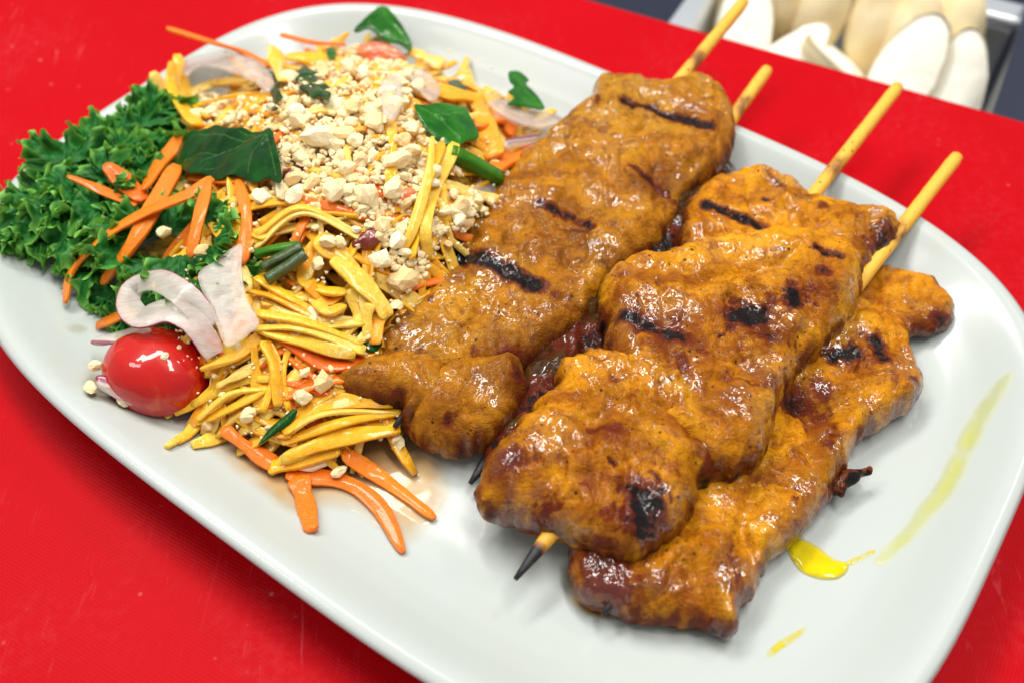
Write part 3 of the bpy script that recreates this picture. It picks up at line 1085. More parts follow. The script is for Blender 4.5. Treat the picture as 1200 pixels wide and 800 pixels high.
# skewer 3: on top in the middle
s3 = skewer('chicken skewer on top in the middle, its burnt stick end poking out at the front', at(780, 470, 0))
L3, H3 = (680, 620), (940, 230)
meat(s3, [(800, 300), (798, 270), (805, 245), (825, 222), (850, 210), (880, 204), (910, 208), (935, 222), (945, 233), (965, 238), (1000, 246), (1035, 252), (1052, 270),
          (1050, 286), (1035, 300), (1015, 312), (1000, 335), (960, 345), (900, 345), (840, 335), (805, 320)],
     1.5, 1.5, L3, H3, top=0.75, bot=0.85, R=0.75, seed=8,
     marks=[((826, 241), (888, 262), 6, 1.2), ((885, 262), (922, 277), 6, .9)],
     blobs=[(1040, 275, 20, .75), (965, 240, 10, .4), (895, 234, 4, .9), (1000, 300, 12, .5)],
     browns=[(1020, 275, 40, .75), (930, 225, 30, .4), (850, 300, 40, .35)],
     lumps=[((960, 265), (1000, 270), 20, -.15)])
meat(s3, [(703, 350), (715, 326), (740, 313), (775, 310), (800, 300), (840, 290), (890, 280), (950, 288), (990, 298), (1008, 320), (1005, 350), (990, 380), (962, 410), (932, 440),
          (915, 470), (905, 500), (890, 540), (850, 560), (800, 540), (750, 490), (720, 440), (705, 395)],
     1.6, 1.55, L3, H3, top=1.15, bot=1.0, R=0.85, seed=9,
     marks=[((732, 368), (800, 397), 10, .85), ((958, 291), (985, 300), 5, 1.0)],
     blobs=[(880, 372, 20, 1.2), (930, 348, 15, 1.15), (905, 352, 10, .5), (900, 390, 14, .6), (965, 318, 9, .7), (800, 420, 12, .45)],
     browns=[(780, 390, 55, .8), (890, 380, 55, .8), (760, 330, 35, .5), (860, 470, 40, .7), (950, 330, 40, .6), (730, 350, 26, .6), (820, 330, 26, .4), (900, 430, 36, .6), (740, 420, 26, .5)],
     lumps=[((760, 340), (880, 350), 28, .15), ((880, 330), (990, 330), 16, .2), ((820, 330), (930, 300), 8, -.25), ((850, 440), (940, 390), 12, -.2)])
meat(s3, [(648, 442), (664, 426), (700, 420), (740, 425), (800, 440), (860, 468), (905, 500), (892, 528), (870, 548), (845, 562), (822, 574), (812, 600), (790, 630), (765, 648), (735, 655),
          (700, 646), (660, 627), (620, 615), (580, 605), (556, 592), (560, 570), (570, 545), (600, 512), (625, 482), (640, 470), (652, 458)],
     1.45, 1.6, L3, H3, top=1.1, bot=1.0, R=0.85, seed=10,
     blobs=[(752, 588, 19, 1.25), (600, 540, 14, .5), (845, 520, 18, .55), (720, 505, 12, .35), (640, 600, 9, .6), (740, 640, 12, .5), (570, 598, 10, .5), (700, 500, 8, .5)],
     browns=[(600, 540, 38, .8), (720, 500, 45, .75), (845, 520, 45, .85), (750, 590, 45, .8), (740, 640, 25, .6), (690, 560, 30, .5), (800, 480, 40, .8), (640, 590, 28, .7), (820, 560, 30, .6), (580, 590, 22, .7), (760, 530, 26, .5)],
     lumps=[((640, 520), (760, 540), 30, .15), ((700, 460), (820, 500), 12, -.2), ((650, 560), (700, 480), 10, -.12), ((820, 560), (760, 500), 14, .15)])
stick(s3, at(1052, 102, 1.95 * cm), at(604, 678, 1.2 * cm), 0.23 * cm, 0.5, 0.23, 0.055)

# ------------------------------------------------------------------ kale
def kale_lobe(root, c, ang, R, tilt, seed):
    r_ = np.random.default_rng(seed)
    nr, nt = 14, 210
    rr = np.linspace(0.04, 1, nr)
    tt = np.linspace(-1.9, 1.9, nt)
    rg, tg = np.meshgrid(rr, tt, indexing='ij')
    ph = r_.uniform(0, 6.28, 8)
    k1, k2, k3 = r_.integers(3, 5), r_.integers(7, 10), r_.integers(16, 21)
    q = np.stack([np.cos(tg).ravel() * rg.ravel() * 2.5, np.sin(tg).ravel() * rg.ravel() * 2.5, np.full(rg.size, seed * 1.7)], 1)
    nz = fbm(q, seed, 3).reshape(rg.shape)
    out = 1 + 0.14 * np.sin(3 * tg + ph[0]) + 0.08 * np.sin(7 * tg + ph[1])
    rho = R * rg * out * (1 + 0.06 * rg ** 4 * np.cos(k3 * tg + ph[7]) + 0.05 * rg ** 4 * np.sin(2.7 * k3 * tg + ph[2]))
    th = tg * 0.9 + 0.12 * rg ** 2 * np.sin(k2 * tg + ph[3] + 1.2) + 0.055 * rg ** 4 * np.cos(2 * (k3 * tg + ph[7]))
    nz2 = fbm(q * 2.6, seed + 3, 2).reshape(rg.shape)
    z = R * (0.10 * rg ** 1.5 * np.sin(k1 * tg + ph[5] + 1.5 * nz) + 0.20 * rg ** 3 * np.sin(k2 * tg + ph[6] + 2.0 * nz) + 0.21 * rg ** 4.5 * np.sin(k3 * tg + ph[7] + 2.0 * nz2) + 0.30 * nz * rg + 0.13 * nz2 + 0.12 * rg - 0.22 * rg ** 3)
    x, y = rho * np.cos(th), rho * np.sin(th)
    ct, st = math.cos(tilt), math.sin(tilt)
    x2, z2 = x * ct - z * st, x * st + z * ct
    ca, sa = math.cos(ang), math.sin(ang)
    V = np.stack([c[0] + (x2 * ca - y * sa).ravel(), c[1] + (x2 * sa + y * ca).ravel(), c[2] + z2.ravel()], 1)
    floor = np.maximum(plate_z(V[:, 0], V[:, 1]), BOARD_Z) + 0.0004
    V[:, 2] = np.maximum(V[:, 2], floor)
    F = []
    for i in range(nr - 1):
        for j in range(nt - 1):
            F.append((i * nt + j, i * nt + j + 1, (i + 1) * nt + j + 1, (i + 1) * nt + j))
    edge = 0.85 * np.clip((rg - 0.86) / 0.14, 0, 1) ** 1.5 + 0.35 * np.clip((rg - .45) / .5, 0, 1) * np.clip(np.sin(k3 * tg + ph[7] + 2.0 * nz2), 0, 1)
    vein = np.clip(np.exp(-(np.abs(np.sin(tg * 2.6 + ph[0])) / 0.10) ** 2) * (1 - rg), 0, 1) * 0.5
    return mk('frilled_lobe', V, F, M['kale'], root, attrs=dict(edge=np.clip(edge, 0, 1).ravel(), vein=vein.ravel()))


def kale(label, base_px, lobes, seed):
    b = drop(*base_px, 0.0)
    b[2] = max(float(plate_z(np.array([b[0]]), np.array([b[1]]))[0]), 0)
    root = empty('kale_leaf', b)
    root['_abs'] = b.tolist()
    tag(root, label, 'kale leaf', 'curly kale leaves beside the salad')
    for i, (x, y, lift, a, Rp) in enumerate(lobes):
        c = drop(x, y, lift * cm)
        kale_lobe(root, c, math.radians(a), Rp * PX * (1 + 0.16 * math.sin(i * 3.7)), 0.32 + 0.5 * math.sin(i * 2.3 + seed), seed * 40 + i)
    # midrib under the frills
    pts = [drop(x, y, 0.05 * cm) for x, y, *_ in lobes[:: max(1, len(lobes) // 4)]]
    V, F = ribbon(pts, 0.35 * cm, 0.22 * cm, seed=seed, n=20)
    mk('midrib', V, F, M['stem'], root)


kale('dark green curly kale leaf at the back, next to the yellow shreds', (170, 170),
     [(196, 150, .3, 70, 48), (165, 150, .3, 110, 46), (130, 165, .2, 140, 44), (185, 185, .4, 60, 46), (150, 190, .4, 150, 46), (205, 180, .5, 30, 40), (215, 150, .3, 60, 40),
      (120, 195, .3, 200, 44), (180, 215, .3, 260, 44), (112, 170, .1, 120, 36), (205, 205, .4, 300, 38), (160, 205, .5, 90, 36), (140, 180, .6, 60, 34), (195, 165, .6, 20, 34), (175, 135, .3, 100, 34)], 1)
kale('dark green curly kale leaf hanging over the left rim of the platter', (70, 240),
     [(40, 255, .1, 190, 44), (55, 220, .2, 160, 48), (80, 195, .3, 130, 46), (70, 250, .4, 220, 50), (100, 225, .5, 160, 50), (35, 275, .0, 220, 38), (70, 282, .1, 260, 42), (100, 265, .5, 280, 46),
      (130, 240, .5, 30, 44), (50, 240, .3, 180, 40), (95, 300, .1, 250, 36), (125, 215, .5, 80, 40), (20, 265, -.1, 200, 32), (140, 225, .5, 340, 40), (115, 245, .6, 200, 36), (150, 250, .5, 270, 36), (85, 225, .6, 200, 34), (65, 235, .5, 250, 32), (110, 280, .5, 250, 34)], 2)
kale('dark green curly kale leaf in front, under the carrot shreds and above the tomato', (180, 310),
     [(110, 315, .1, 220, 38), (135, 340, .1, 240, 40), (150, 300, .4, 200, 44), (185, 310, .4, 250, 44), (220, 300, .4, 300, 42), (250, 290, .5, 0, 40), (150, 365, .0, 250, 32), (200, 275, .5, 90, 42),
      (240, 260, .5, 40, 40), (262, 305, .4, 330, 36), (165, 270, .5, 150, 42), (225, 330, .3, 280, 38), (245, 345, .2, 300, 30), (130, 290, .4, 180, 38), (190, 340, .2, 260, 36)], 3)

# ------------------------------------------------------------------ salad: the tangle underneath
fx0, fy0 = FOOT.min(0)
fx1, fy1 = FOOT.max(0)


def heap_point(lo=0.95 * cm):
    while True:
        x, y = random.uniform(fx0, fx1), random.uniform(fy0, fy1)
        if mound([x], [y])[0] > lo and np.hypot(x - at(150, 440, 0)[0], y - at(150, 440, 0)[1]) > 2.2 * cm:
            return x, y


def random_shred(layer, rnd):
    thin = layer > 1.03
    x, y = heap_point()
    a = random.uniform(0, math.pi)
    L = random.uniform(1.6, 4.2) * cm
    w_ = (random.uniform(0.16, 0.3) if thin else random.uniform(0.22, 0.52)) * cm
    pts = []
    bend = random.uniform(-.8, .8)
    for u in np.linspace(-.5, .5, 5):
        aa = a + bend * u
        px_, py_ = x + math.cos(aa) * u * L, y + math.sin(aa) * u * L
        s = surf([px_], [py_])[0]
        pz = max(0, plate_z(np.array([px_]), np.array([py_]))[0])
        z = pz + (s - pz) * layer + random.uniform(-.10, .16) * cm
        pts.append((px_, py_, max(z, pz + 0.12 * cm)))
    return ribbon(pts, w_, random.uniform(0.07, 0.15) * cm, (random.uniform(-.7, .7), random.uniform(-.7, .7)), seed=rnd, n=10)


g = Geo()
for i in range(620):
    g.add(*random_shred(random.uniform(0.15, 0.9), i))
V, F = g.all()
tag(mk('shredded_mango_core', V, F, M['mango']), 'dense tangle of yellow mango shreds making the inside of the salad heap', 'salad', kind='stuff')
for i in range(235):
    V, F = random_shred(1.0 if i < 150 else 1.06, 1000 + i)
    is_c = i % 9 == 4
    where = near(*photo_xy(V.mean(0)))
    tag(mk('carrot_shred' if is_c else 'mango_shred', V, F, M['carrot'] if is_c else M['mango']),
        'loose %s shred tangled in the salad near %s' % ('orange carrot' if is_c else 'yellow mango', where),
        'carrot shred' if is_c else 'mango shred',
        'loose carrot shreds in the salad' if is_c else 'loose mango shreds in the salad')

# ------------------------------------------------------------------ salad: carrot shreds one can point to
CS = 'carrot shreds lying on the salad and kale'
for pts, wd, lab, dz, tw in [
    ([(195, 33, 2.2), (250, 50, 1.6), (285, 62, .8), (318, 80, .3)], 15, 'orange carrot shred sticking out over the far left rim of the platter', 1, (0.5, 0.2)),
    ([(328, 41, .9), (365, 50, .6), (405, 52, .3)], 11, 'thin orange carrot shred at the back of the heap, left of the top leaf', .6, (.3, .3)),
    ([(78, 207, 1.0), (115, 222, .9), (160, 241, .9)], 10, 'thin straight carrot shred pointing to the left over the kale', .9, (.2, .2)),
    ([(122, 194, 1.2), (142, 212, 1.0), (168, 236, .9)], 19, 'short broad carrot stub lying on the kale', .9, (0, .3)),
    ([(76, 356, .25), (84, 318, .9), (120, 280, 1.1), (168, 250, 1.2), (222, 228, 1.0), (250, 210, .5)], 15, 'long curved carrot shred sweeping down over the kale to the platter', .9, (.7, 0)),
    ([(119, 331, .6), (150, 292, .9), (178, 245, 1.05), (208, 195, .9)], 21, 'straight thick carrot shred crossing under the long curved one', .9, (.2, -.2)),
    ([(222, 302, .7), (233, 255, 1.0), (247, 210, .8)], 13, 'tapered carrot shred hanging down over the kale beside the yellow chunk', .9, (.2, .2)),
    ([(170, 222, 1.2), (190, 188, 1.1), (215, 160, .6)], 19, 'carrot shred rising from the kale to the big parsley leaf', .9, (.4, -.3)),
    ([(278, 212, .5), (290, 258, .5), (283, 310, .4)], 15, 'upright carrot shred lying on yellow mango right of the kale', .4, (.2, -.2)),
    ([(218, 208, .3), (270, 212, .3), (330, 208, .3)], 12, 'carrot shred hidden under the lower edge of the big parsley leaf', .3, (0, 0)),
    ([(262, 500, .3), (295, 528, .15), (325, 548, .15)], 17, 'wet carrot shred at the front left of the heap', .2, (0, .2)),
    ([(335, 556, .15), (400, 562, .12), (445, 592, .12), (474, 646, .12)], 15, 'long wet carrot shred curving forward onto the bare platter', .1, (.2, 0)),
    ([(400, 530, .2), (450, 562, .12), (510, 606, .12)], 15, 'long wet carrot shred ending nearest the left skewer', .1, (0, .2)),
    ([(352, 558, .2), (359, 590, .12), (363, 622, .12)], 22, 'short blunt carrot stub pointing straight to the platter front', .1, (0, 0)),
    ([(572, 203, .3), (600, 185, .3), (632, 172, .2)], 24, 'broad carrot shred behind the left skewer, beside the green stem', .3, (.1, .1)),
    ([(300, 480, .2), (360, 452, .2), (412, 440, .2)], 14, 'carrot shred half buried in the front of the heap, left of the chicken flap', .2, (.1, .3)),
    ([(232, 380, .3), (250, 400, .3), (272, 425, .3)], 12, 'carrot shred between the tomato and the white onion slice', .2, (.1, .3)),
    ([(205, 365, .3), (222, 385, .3)], 12, 'stub of carrot showing behind the onion ring', .2, (.1, .3)),
    ([(415, 200, .3), (430, 215, .2), (442, 235, .2)], 20, 'carrot piece among the crumbs in the middle of the heap', .2, (.1, .3)),
    ([(560, 150, .3), (585, 140, .3), (605, 155, .2)], 26, 'pinkish orange carrot piece beside the purple onion at the back', .2, (.2, .3)),
    ([(330, 395, .2), (380, 425, .2), (430, 425, .2)], 16, 'orange carrot shred below the thick yellow chunk', .2, (.1, .3)),
]:
    shred('carrot_shred', pts, wd, lab, 'carrot shred', M['carrot'], dz, wd * .28, tw, CS, (.35, .5), wob=0.18)

MS = 'mango strips lying on top of the salad'
for pts, wd, lab, dz, tw, mt in [
    ([(195, 78), (206, 112), (232, 140)], 34, 'broad yellow mango strip at the back left edge of the heap', .4, (.2, 0), 'mango'),
    ([(212, 115), (255, 105), (300, 98)], 26, 'yellow mango strip inside the curved onion slice at the back', .4, (0, .3), 'mango'),
    ([(318, 55), (322, 75), (330, 95)], 14, 'pointed yellow mango sliver standing up beside the long carrot shred', .6, (.3, .3), 'mango_pale'),
    ([(335, 68), (370, 70), (405, 75)], 22, 'blurred yellow mango strip at the back of the heap', .3, (0, 0), 'mango'),
    ([(522, 165), (508, 215), (492, 262), (485, 300)], 27, 'long pale yellow mango strip running down between crumbs and the left skewer', .5, (.15, -.2), 'mango_pale'),
    ([(512, 220), (528, 250), (540, 275)], 26, 'short yellow mango strip beside the crumbs at the left skewer', .3, (-.2, .2), 'mango'),
    ([(458, 140), (462, 175), (458, 215)], 14, 'narrow deep yellow mango strip among the crumbs', .4, (.2, .2), 'mango'),
    ([(255, 248), (320, 232), (400, 236)], 30, 'broad yellow mango strip right of the upright carrot shred', .25, (.2, 0), 'mango'),
    ([(300, 275), (350, 248), (420, 268)], 26, 'curled yellow mango strip above the dark green stems', .3, (-.2, .1), 'mango'),
    ([(388, 305), (418, 328), (440, 350), (456, 372)], 17, 'narrow pale mango strip slanting down to the left skewer', .5, (.1, .1), 'mango_pale'),
    ([(300, 372), (355, 388), (422, 402)], 44, 'thickest yellow mango baton at the front of the heap', .35, (0, 0), 'mango_pale'),
    ([(428, 348), (432, 375), (425, 398)], 44, 'greenish yellow mango chunk touching the left skewer', .3, (0, .2), 'mango_pale'),
    ([(242, 442), (280, 425), (318, 408)], 30, 'yellow mango strip next to the tomato', .3, (.2, 0), 'mango'),
    ([(305, 400), (316, 440), (314, 482)], 28, 'yellow mango strip hanging over the front of the heap', .35, (0, .2), 'mango'),
    ([(232, 488), (275, 460), (318, 452)], 26, 'pale yellow mango strip low in front of the tomato', .25, (.2, 0), 'mango_pale'),
    ([(330, 525), (390, 500), (468, 488)], 50, 'wide yellow mango slab at the front beside the chicken flap', .25, (0, 0), 'mango'),
    ([(315, 550), (350, 540), (395, 520)], 22, 'yellow mango strip lying on the platter at the heap front', .2, (.2, 0), 'mango'),
    ([(252, 225), (262, 258), (300, 292)], 40, 'rough yellow mango chunk at the border of the kale', .3, (.2, -.2), 'mango'),
    ([(300, 325), (330, 350), (375, 362)], 30, 'yellow mango strip under the dark green stems', .25, (.2, -.2), 'mango'),
    ([(370, 280), (400, 300), (420, 325)], 22, 'yellow mango strip below the curled one', .25, (.2, -.2), 'mango'),
    ([(280, 250), (268, 290), (285, 345)], 24, 'yellow mango strip between the white onion slice and the carrot shred', .25, (.2, -.2), 'mango'),
    ([(290, 345), (280, 385), (262, 420)], 20, 'yellow mango strip lying along the white onion slice', .3, (.2, -.2), 'mango_pale'),
    ([(395, 440), (425, 455), (470, 475)], 20, 'yellow mango strip under the chicken flap', .1, (.2, -.2), 'mango'),
    ([(480, 60), (500, 68), (520, 75)], 20, 'yellow mango strip behind the top leaf on the right', .3, (.2, -.2), 'mango'),
    ([(500, 105), (535, 112), (568, 118)], 22, 'yellow mango strip above the glossy mint leaf', .3, (.1, -.2), 'mango'),
    ([(560, 120), (568, 150), (578, 185)], 24, 'yellow mango strip right of the glossy mint leaf', .3, (.1, -.2), 'mango'),
    ([(355, 335), (385, 350), (410, 345)], 34, 'rounded deep yellow mango chunk in the front middle of the heap', .3, (.1, -.2), 'mango'),
    ([(275, 470), (300, 500), (345, 510)], 26, 'yellow mango strip at the front left, behind the wet carrot', .2, (.1, -.2), 'mango'),
    ([(250, 155), (230, 150), (205, 160)], 20, 'yellow mango strip poking out left of the big parsley leaf', .25, (.1, -.2), 'mango'),
]:
    if wd < 25:
        shred('mango_shred', pts, wd, lab, 'mango strip', M[mt], dz, max(4, wd * .26), tw, MS, (.6, .7), wob=0.2)
        continue
    # a wide piece is a bundle of thin parallel strands
    k = min(5, max(2, int(round(wd / 10))))
    a, b = np.array(pts[0][:2], float), np.array(pts[-1][:2], float)
    nrm = np.array([-(b - a)[1], (b - a)[0]]) / np.linalg.norm(b - a)
    if nrm[1] > 0 or (abs(nrm[1]) < .3 and nrm[0] > 0):
        nrm = -nrm
    rs = random.Random(int(a[0]))
    for i in range(k):
        o_ = ((k - 1) / 2 - i) * wd / k * 1.02
        q = [(p[0] + nrm[0] * o_ + rs.uniform(-8, 8), p[1] + nrm[1] * o_ + rs.uniform(-8, 8), dz + rs.uniform(-.2, .25)) for p in pts]
        pre = ['first strand of the', 'second strand of the', 'third strand of the', 'fourth strand of the', 'fifth strand of the'][i]
        shred('mango_shred', q, wd / k * rs.uniform(0.85, 1.5), pre + ' ' + lab.replace('yellow ', '').replace(' of the heap', '').replace('mango strip', 'mango bundle').replace('mango slab', 'mango bundle').replace('mango baton', 'mango bundle').replace('mango chunk', 'mango bundle'),
              'mango strip', M[mt if rs.random() < .7 else 'mango'], dz, rs.uniform(3, 5), (tw[0] + rs.uniform(-.7, .7), tw[1] + rs.uniform(-.7, .7)), MS, (.55, .7), wob=0.2, seed=int(a[0]) + i)


# ------------------------------------------------------------------ flat pieces: leaves, onion slices
def sheet(name, px, label, cat, mat, dz=0.4, thick=0.06, veins=(), vw=1.6, skin=(), sw=4, cup=0.0, group=None, seed=0, ripple=0.06, R=0.12, flat=False, step=0.07, tilt=None, parent=None):
    """leaf or slice: photo outline laid over the heap, following it smoothly"""
    W = np.array([drop(x, y, dz * cm) for x, y in px])
    c = W.mean(0)
    A = np.c_[W[:, :2] - c[:2], np.ones(len(W))]
    pl = np.linalg.lstsq(A, W[:, 2], rcond=None)[0]
    if tilt is not None:
        pl = np.array([tilt[0], tilt[1], pl[2]])
    zp = lambda x, y: (np.asarray(x) - c[0]) * pl[0] + (np.asarray(y) - c[1]) * pl[1] + pl[2]
    O = catmull(np.array([at_f(x, y, zp)[:2] for x, y in px]), len(px) * 5, True)
    cen = O.mean(0)
    rad = np.linalg.norm(O - cen, axis=1).max()

    def zm(x, y):
        q = np.c_[np.asarray(x) / (0.7 * cm), np.asarray(y) / (0.7 * cm), np.full(len(x), seed * 1.1)]
        r2 = ((x - cen[0]) ** 2 + (y - cen[1]) ** 2) / rad ** 2
        return zp(x, y) + ripple * cm * fbm(q, seed, 2) - cup * cm * r2
    vp = [np.array([at_f(x, y, zp)[:2] for x, y in v]) for v in veins]
    sp = [np.array([at_f(x, y, zp)[:2] for x, y in v]) for v in skin]

    def vein(X):
        v = np.zeros(len(X))
        for Lp in vp:
            v = np.maximum(v, np.exp(-(seg_dist(X, Lp) / (vw * PX)) ** 2))
        return v
    V, F, src, X, d = slab(O, lambda X, d: thick * cm * (1 - 0.6 * vein(X)), lambda X, d: np.full(len(X), thick * cm), R * cm, step * cm, seed=seed, zmid=zm)
    sk = np.zeros(len(X))
    for Lp in sp:
        sk = np.maximum(sk, np.exp(-(seg_dist(X, Lp) / (sw * PX)) ** 2))
    return tag(mk(name, V, F, M[mat], attrs=dict(vein=vein(X)[src], edge=np.zeros(len(src)), skin=sk[src])), label, cat, group)


HL = 'herb leaves on the salad'
sheet('parsley_leaf', [(197, 181), (201, 170), (210, 165), (214, 156), (228, 152), (240, 153), (252, 149), (270, 152), (285, 150), (303, 152), (316, 147), (322, 165), (327, 185), (328, 207), (312, 203), (296, 209), (275, 206),
                       (255, 209), (236, 204), (222, 205), (212, 197), (203, 195), (205, 188)],
      'big flat dark green parsley leaf lying on the left of the heap', 'parsley leaf', 'parsley', .75, .025, group=HL, seed=61, cup=.25, ripple=.16,
      veins=[[(312, 155), (290, 163), (255, 180), (215, 185)], [(288, 163), (250, 160), (225, 160)], [(280, 170), (262, 192), (240, 200)], [(312, 155), (318, 180), (322, 200)], [(312, 155), (295, 180), (290, 203)], [(262, 176), (235, 192)], [(300, 158), (280, 154)]], vw=1.0, step=.05)
sheet('parsley_leaf', [(303, 74), (312, 80), (322, 86), (330, 96), (326, 104), (331, 114), (322, 122), (326, 128), (318, 130), (320, 116), (316, 106), (322, 98), (312, 90), (305, 82)],
      'narrow crinkled parsley leaf standing among the crumbs near the curved onion', 'parsley leaf', 'parsley', .6, .04, group=HL, seed=62, veins=[[(305, 76), (322, 98), (322, 126)]])
sheet('parsley_leaf', [(342, 90), (350, 82), (357, 76), (364, 82), (374, 86), (372, 94), (382, 98), (388, 110), (383, 118), (374, 112), (366, 116), (360, 108), (350, 104), (352, 96)],
      'small dark parsley leaf buried among crumbs behind the big leaf', 'parsley leaf', 'parsley', .5, .04, group=HL, seed=63, veins=[[(344, 90), (366, 98), (384, 112)]])
sheet('mint_leaf', [(414, 32), (424, 22), (434, 12), (444, 3), (452, 4), (460, 14), (468, 24), (476, 36), (482, 46), (480, 53), (468, 48), (456, 47), (444, 42), (432, 33), (420, 35)],
      'folded green mint leaf on the very top at the back of the heap', 'mint leaf', 'mint', .9, .05, group=HL, seed=64, cup=.25, veins=[[(448, 6), (455, 25), (478, 48)], [(452, 16), (430, 28)]])
sheet('mint_leaf', [(485, 117), (498, 119), (515, 118), (532, 118), (545, 122), (552, 134), (560, 148), (560, 158), (548, 162), (534, 167), (515, 160), (500, 148), (490, 132)],
      'glossy green mint leaf on the right of the crumbs', 'mint leaf', 'mint', .7, .05, group=HL, seed=65, cup=.25, ripple=.15, veins=[[(487, 118), (520, 142), (540, 164)], [(510, 135), (545, 130)]])
sheet('parsley_leaf', [(596, 85), (606, 84), (614, 88), (620, 94), (617, 98), (626, 108), (634, 118), (638, 128), (622, 127), (608, 124), (594, 122), (602, 115), (595, 108), (602, 102), (597, 96)],
      'green parsley leaf standing up behind the purple onion slice at the back right', 'parsley leaf', 'mint', .9, .04, group=HL, seed=66, veins=[[(602, 88), (618, 110), (634, 126)]])
sheet('parsley_leaf', [(525, 96), (534, 94), (544, 100), (547, 106), (540, 110), (528, 106)], 'small dark leaf tip behind the glossy mint leaf', 'parsley leaf', 'parsley', .35, .04, group=HL, seed=67)
sheet('mint_leaf', [(302, 522), (308, 512), (318, 500), (332, 488), (344, 479), (349, 482), (342, 494), (330, 504), (316, 514)], 'thin dark green herb leaf at the front of the heap', 'herb leaf', 'parsley', .45, .05, group=HL, seed=68, veins=[[(304, 520), (345, 482)]])
sheet('mint_leaf', [(383, 57), (390, 55), (394, 62), (391, 69), (384, 67)], 'tiny green leaf scrap at the back of the heap', 'herb leaf', 'mint', .5, .05, group=HL, seed=69)
sheet('mint_leaf', [(428, 400), (440, 395), (448, 402), (440, 412), (430, 410)], 'dark green leaf scrap tucked beside the left skewer', 'herb leaf', 'parsley', .2, .05, group=HL, seed=70)
sheet('parsley_leaf', [(186, 120), (195, 118), (202, 128), (212, 145), (205, 150), (195, 140)], 'dark leaf tip showing at the left back between kale and mango', 'parsley leaf', 'parsley', .3, .04, group=HL, seed=71)

ON = 'red onion slices in the salad'
sheet('onion_slice', [(213, 84), (218, 70), (232, 62), (255, 59), (280, 63), (300, 71), (315, 84), (322, 100), (312, 108), (296, 96), (276, 86), (252, 80), (232, 80), (220, 90)],
      'curved white onion slice with a thin purple rim at the back left', 'onion slice', 'onion', .75, .09, group=ON, seed=81, skin=[[(213, 84), (218, 70), (232, 61), (255, 58), (280, 62), (300, 70), (316, 83)]], sw=2.6)
sheet('onion_slice', [(232, 322), (250, 308), (270, 293), (284, 288), (284, 320), (290, 350), (304, 378), (290, 392), (270, 406), (262, 402), (252, 378), (240, 350)],
      'flat white onion slice right of the onion ring', 'onion slice', 'onion', .8, .05, group=ON, seed=82)
sheet('onion_slice', [(447, 98), (458, 88), (470, 92), (472, 110), (468, 132), (458, 142), (449, 132), (447, 115)], 'upright translucent onion petal among the crumbs', 'onion slice', 'onion', .6, .08, group=ON, seed=83)
sheet('onion_slice', [(476, 84), (490, 80), (506, 90), (516, 104), (512, 117), (502, 118), (490, 106)], 'small clear onion petal just above the glossy mint leaf', 'onion slice', 'onion', .55, .08, group=ON, seed=84)
sheet('onion_slice', [(572, 120), (590, 118), (615, 123), (640, 132), (660, 140), (655, 150), (640, 154), (620, 150), (600, 143), (584, 134)],
      'pale onion slice with a purple edge at the back right touching the left skewer', 'onion slice', 'onion', .6, .1, group=ON, seed=85, skin=[[(590, 117), (620, 122), (660, 140)]], sw=2.5)
sheet('onion_slice', [(592, 165), (612, 160), (632, 158), (630, 166), (610, 172), (594, 174)], 'purple edged onion sliver behind the broad carrot shred', 'onion slice', 'onion', .5, .08, group=ON, seed=86, skin=[[(592, 166), (632, 160)]], sw=4)
sheet('onion_slice', [(106, 401), (120, 394), (142, 389), (168, 382), (178, 388), (160, 396), (135, 403), (115, 405)], 'pink onion sliver with a dark tip lying above the tomato on the left', 'onion slice', 'onion', .35, .08, group=ON, seed=87, skin=[[(104, 402), (135, 404), (160, 397)]], sw=4)
sheet('onion_slice', [(112, 442), (122, 440), (140, 450), (158, 462), (164, 474), (150, 474), (130, 464), (116, 455)], 'purple onion sliver lying in front of the tomato', 'onion slice', 'onion', .3, .08, group=ON, seed=88, skin=[[(112, 442), (140, 450), (163, 470)]], sw=8)
sheet('onion_slice', [(640, 176), (625, 200), (590, 222), (560, 240), (545, 235), (570, 205), (600, 185)], 'pinkish onion slice tucked below the green stem at the left skewer', 'onion slice', 'onion', .1, .08, group=ON, seed=89)
# onion ring: one curled band
ringpts = [(252, 416, .6), (238, 392, .8), (222, 374, .85), (196, 364, .9), (165, 372, .9), (150, 356, .95), (158, 336, 1.0), (184, 328, 1.0), (212, 342, 1.0), (232, 362, .8), (246, 384, .7)]
V, F = ribbon([drop(x, y, l * cm) for x, y, l in ringpts], 27 * PX, 2.4 * PX, (0.25, -0.2), (0.8, 0.8), 5, 60, wob=0.03)
sk = np.zeros(len(V)); sk[np.isin(np.arange(len(V)) % 8, (0, 7))] = 1.0
sk[np.isin(np.arange(len(V)) % 8, (1, 6))] = 0.55
tag(mk('onion_ring', V, F, M['onion'], attrs=dict(skin=sk)), 'curled red onion ring on the kale behind the tomato', 'onion ring', ON)


# ------------------------------------------------------------------ tomato, pulp, chili, stems
def blob(name, px, py, lift, rx, ry, rz, rot, mat, label, cat, amp=0.06, seed=0, group=None, freq=1.5):
    bm = bmesh.new()
    bmesh.ops.create_icosphere(bm, subdivisions=5, radius=1)
    V = np.array([v.co[:] for v in bm.verts]); F = [[v.index for v in f.verts] for f in bm.faces]
    bm.free()
    V *= (1 + amp * fbm(V * freq + seed, seed, 4))[:, None]
    V *= np.array([rx, ry, rz])
    c, s = math.cos(rot), math.sin(rot)
    V = np.stack([V[:, 0] * c - V[:, 1] * s, V[:, 0] * s + V[:, 1] * c, V[:, 2]], 1)
    V += drop(px, py, lift * cm)
    return tag(mk(name, V, F, M[mat]), label, cat, group)


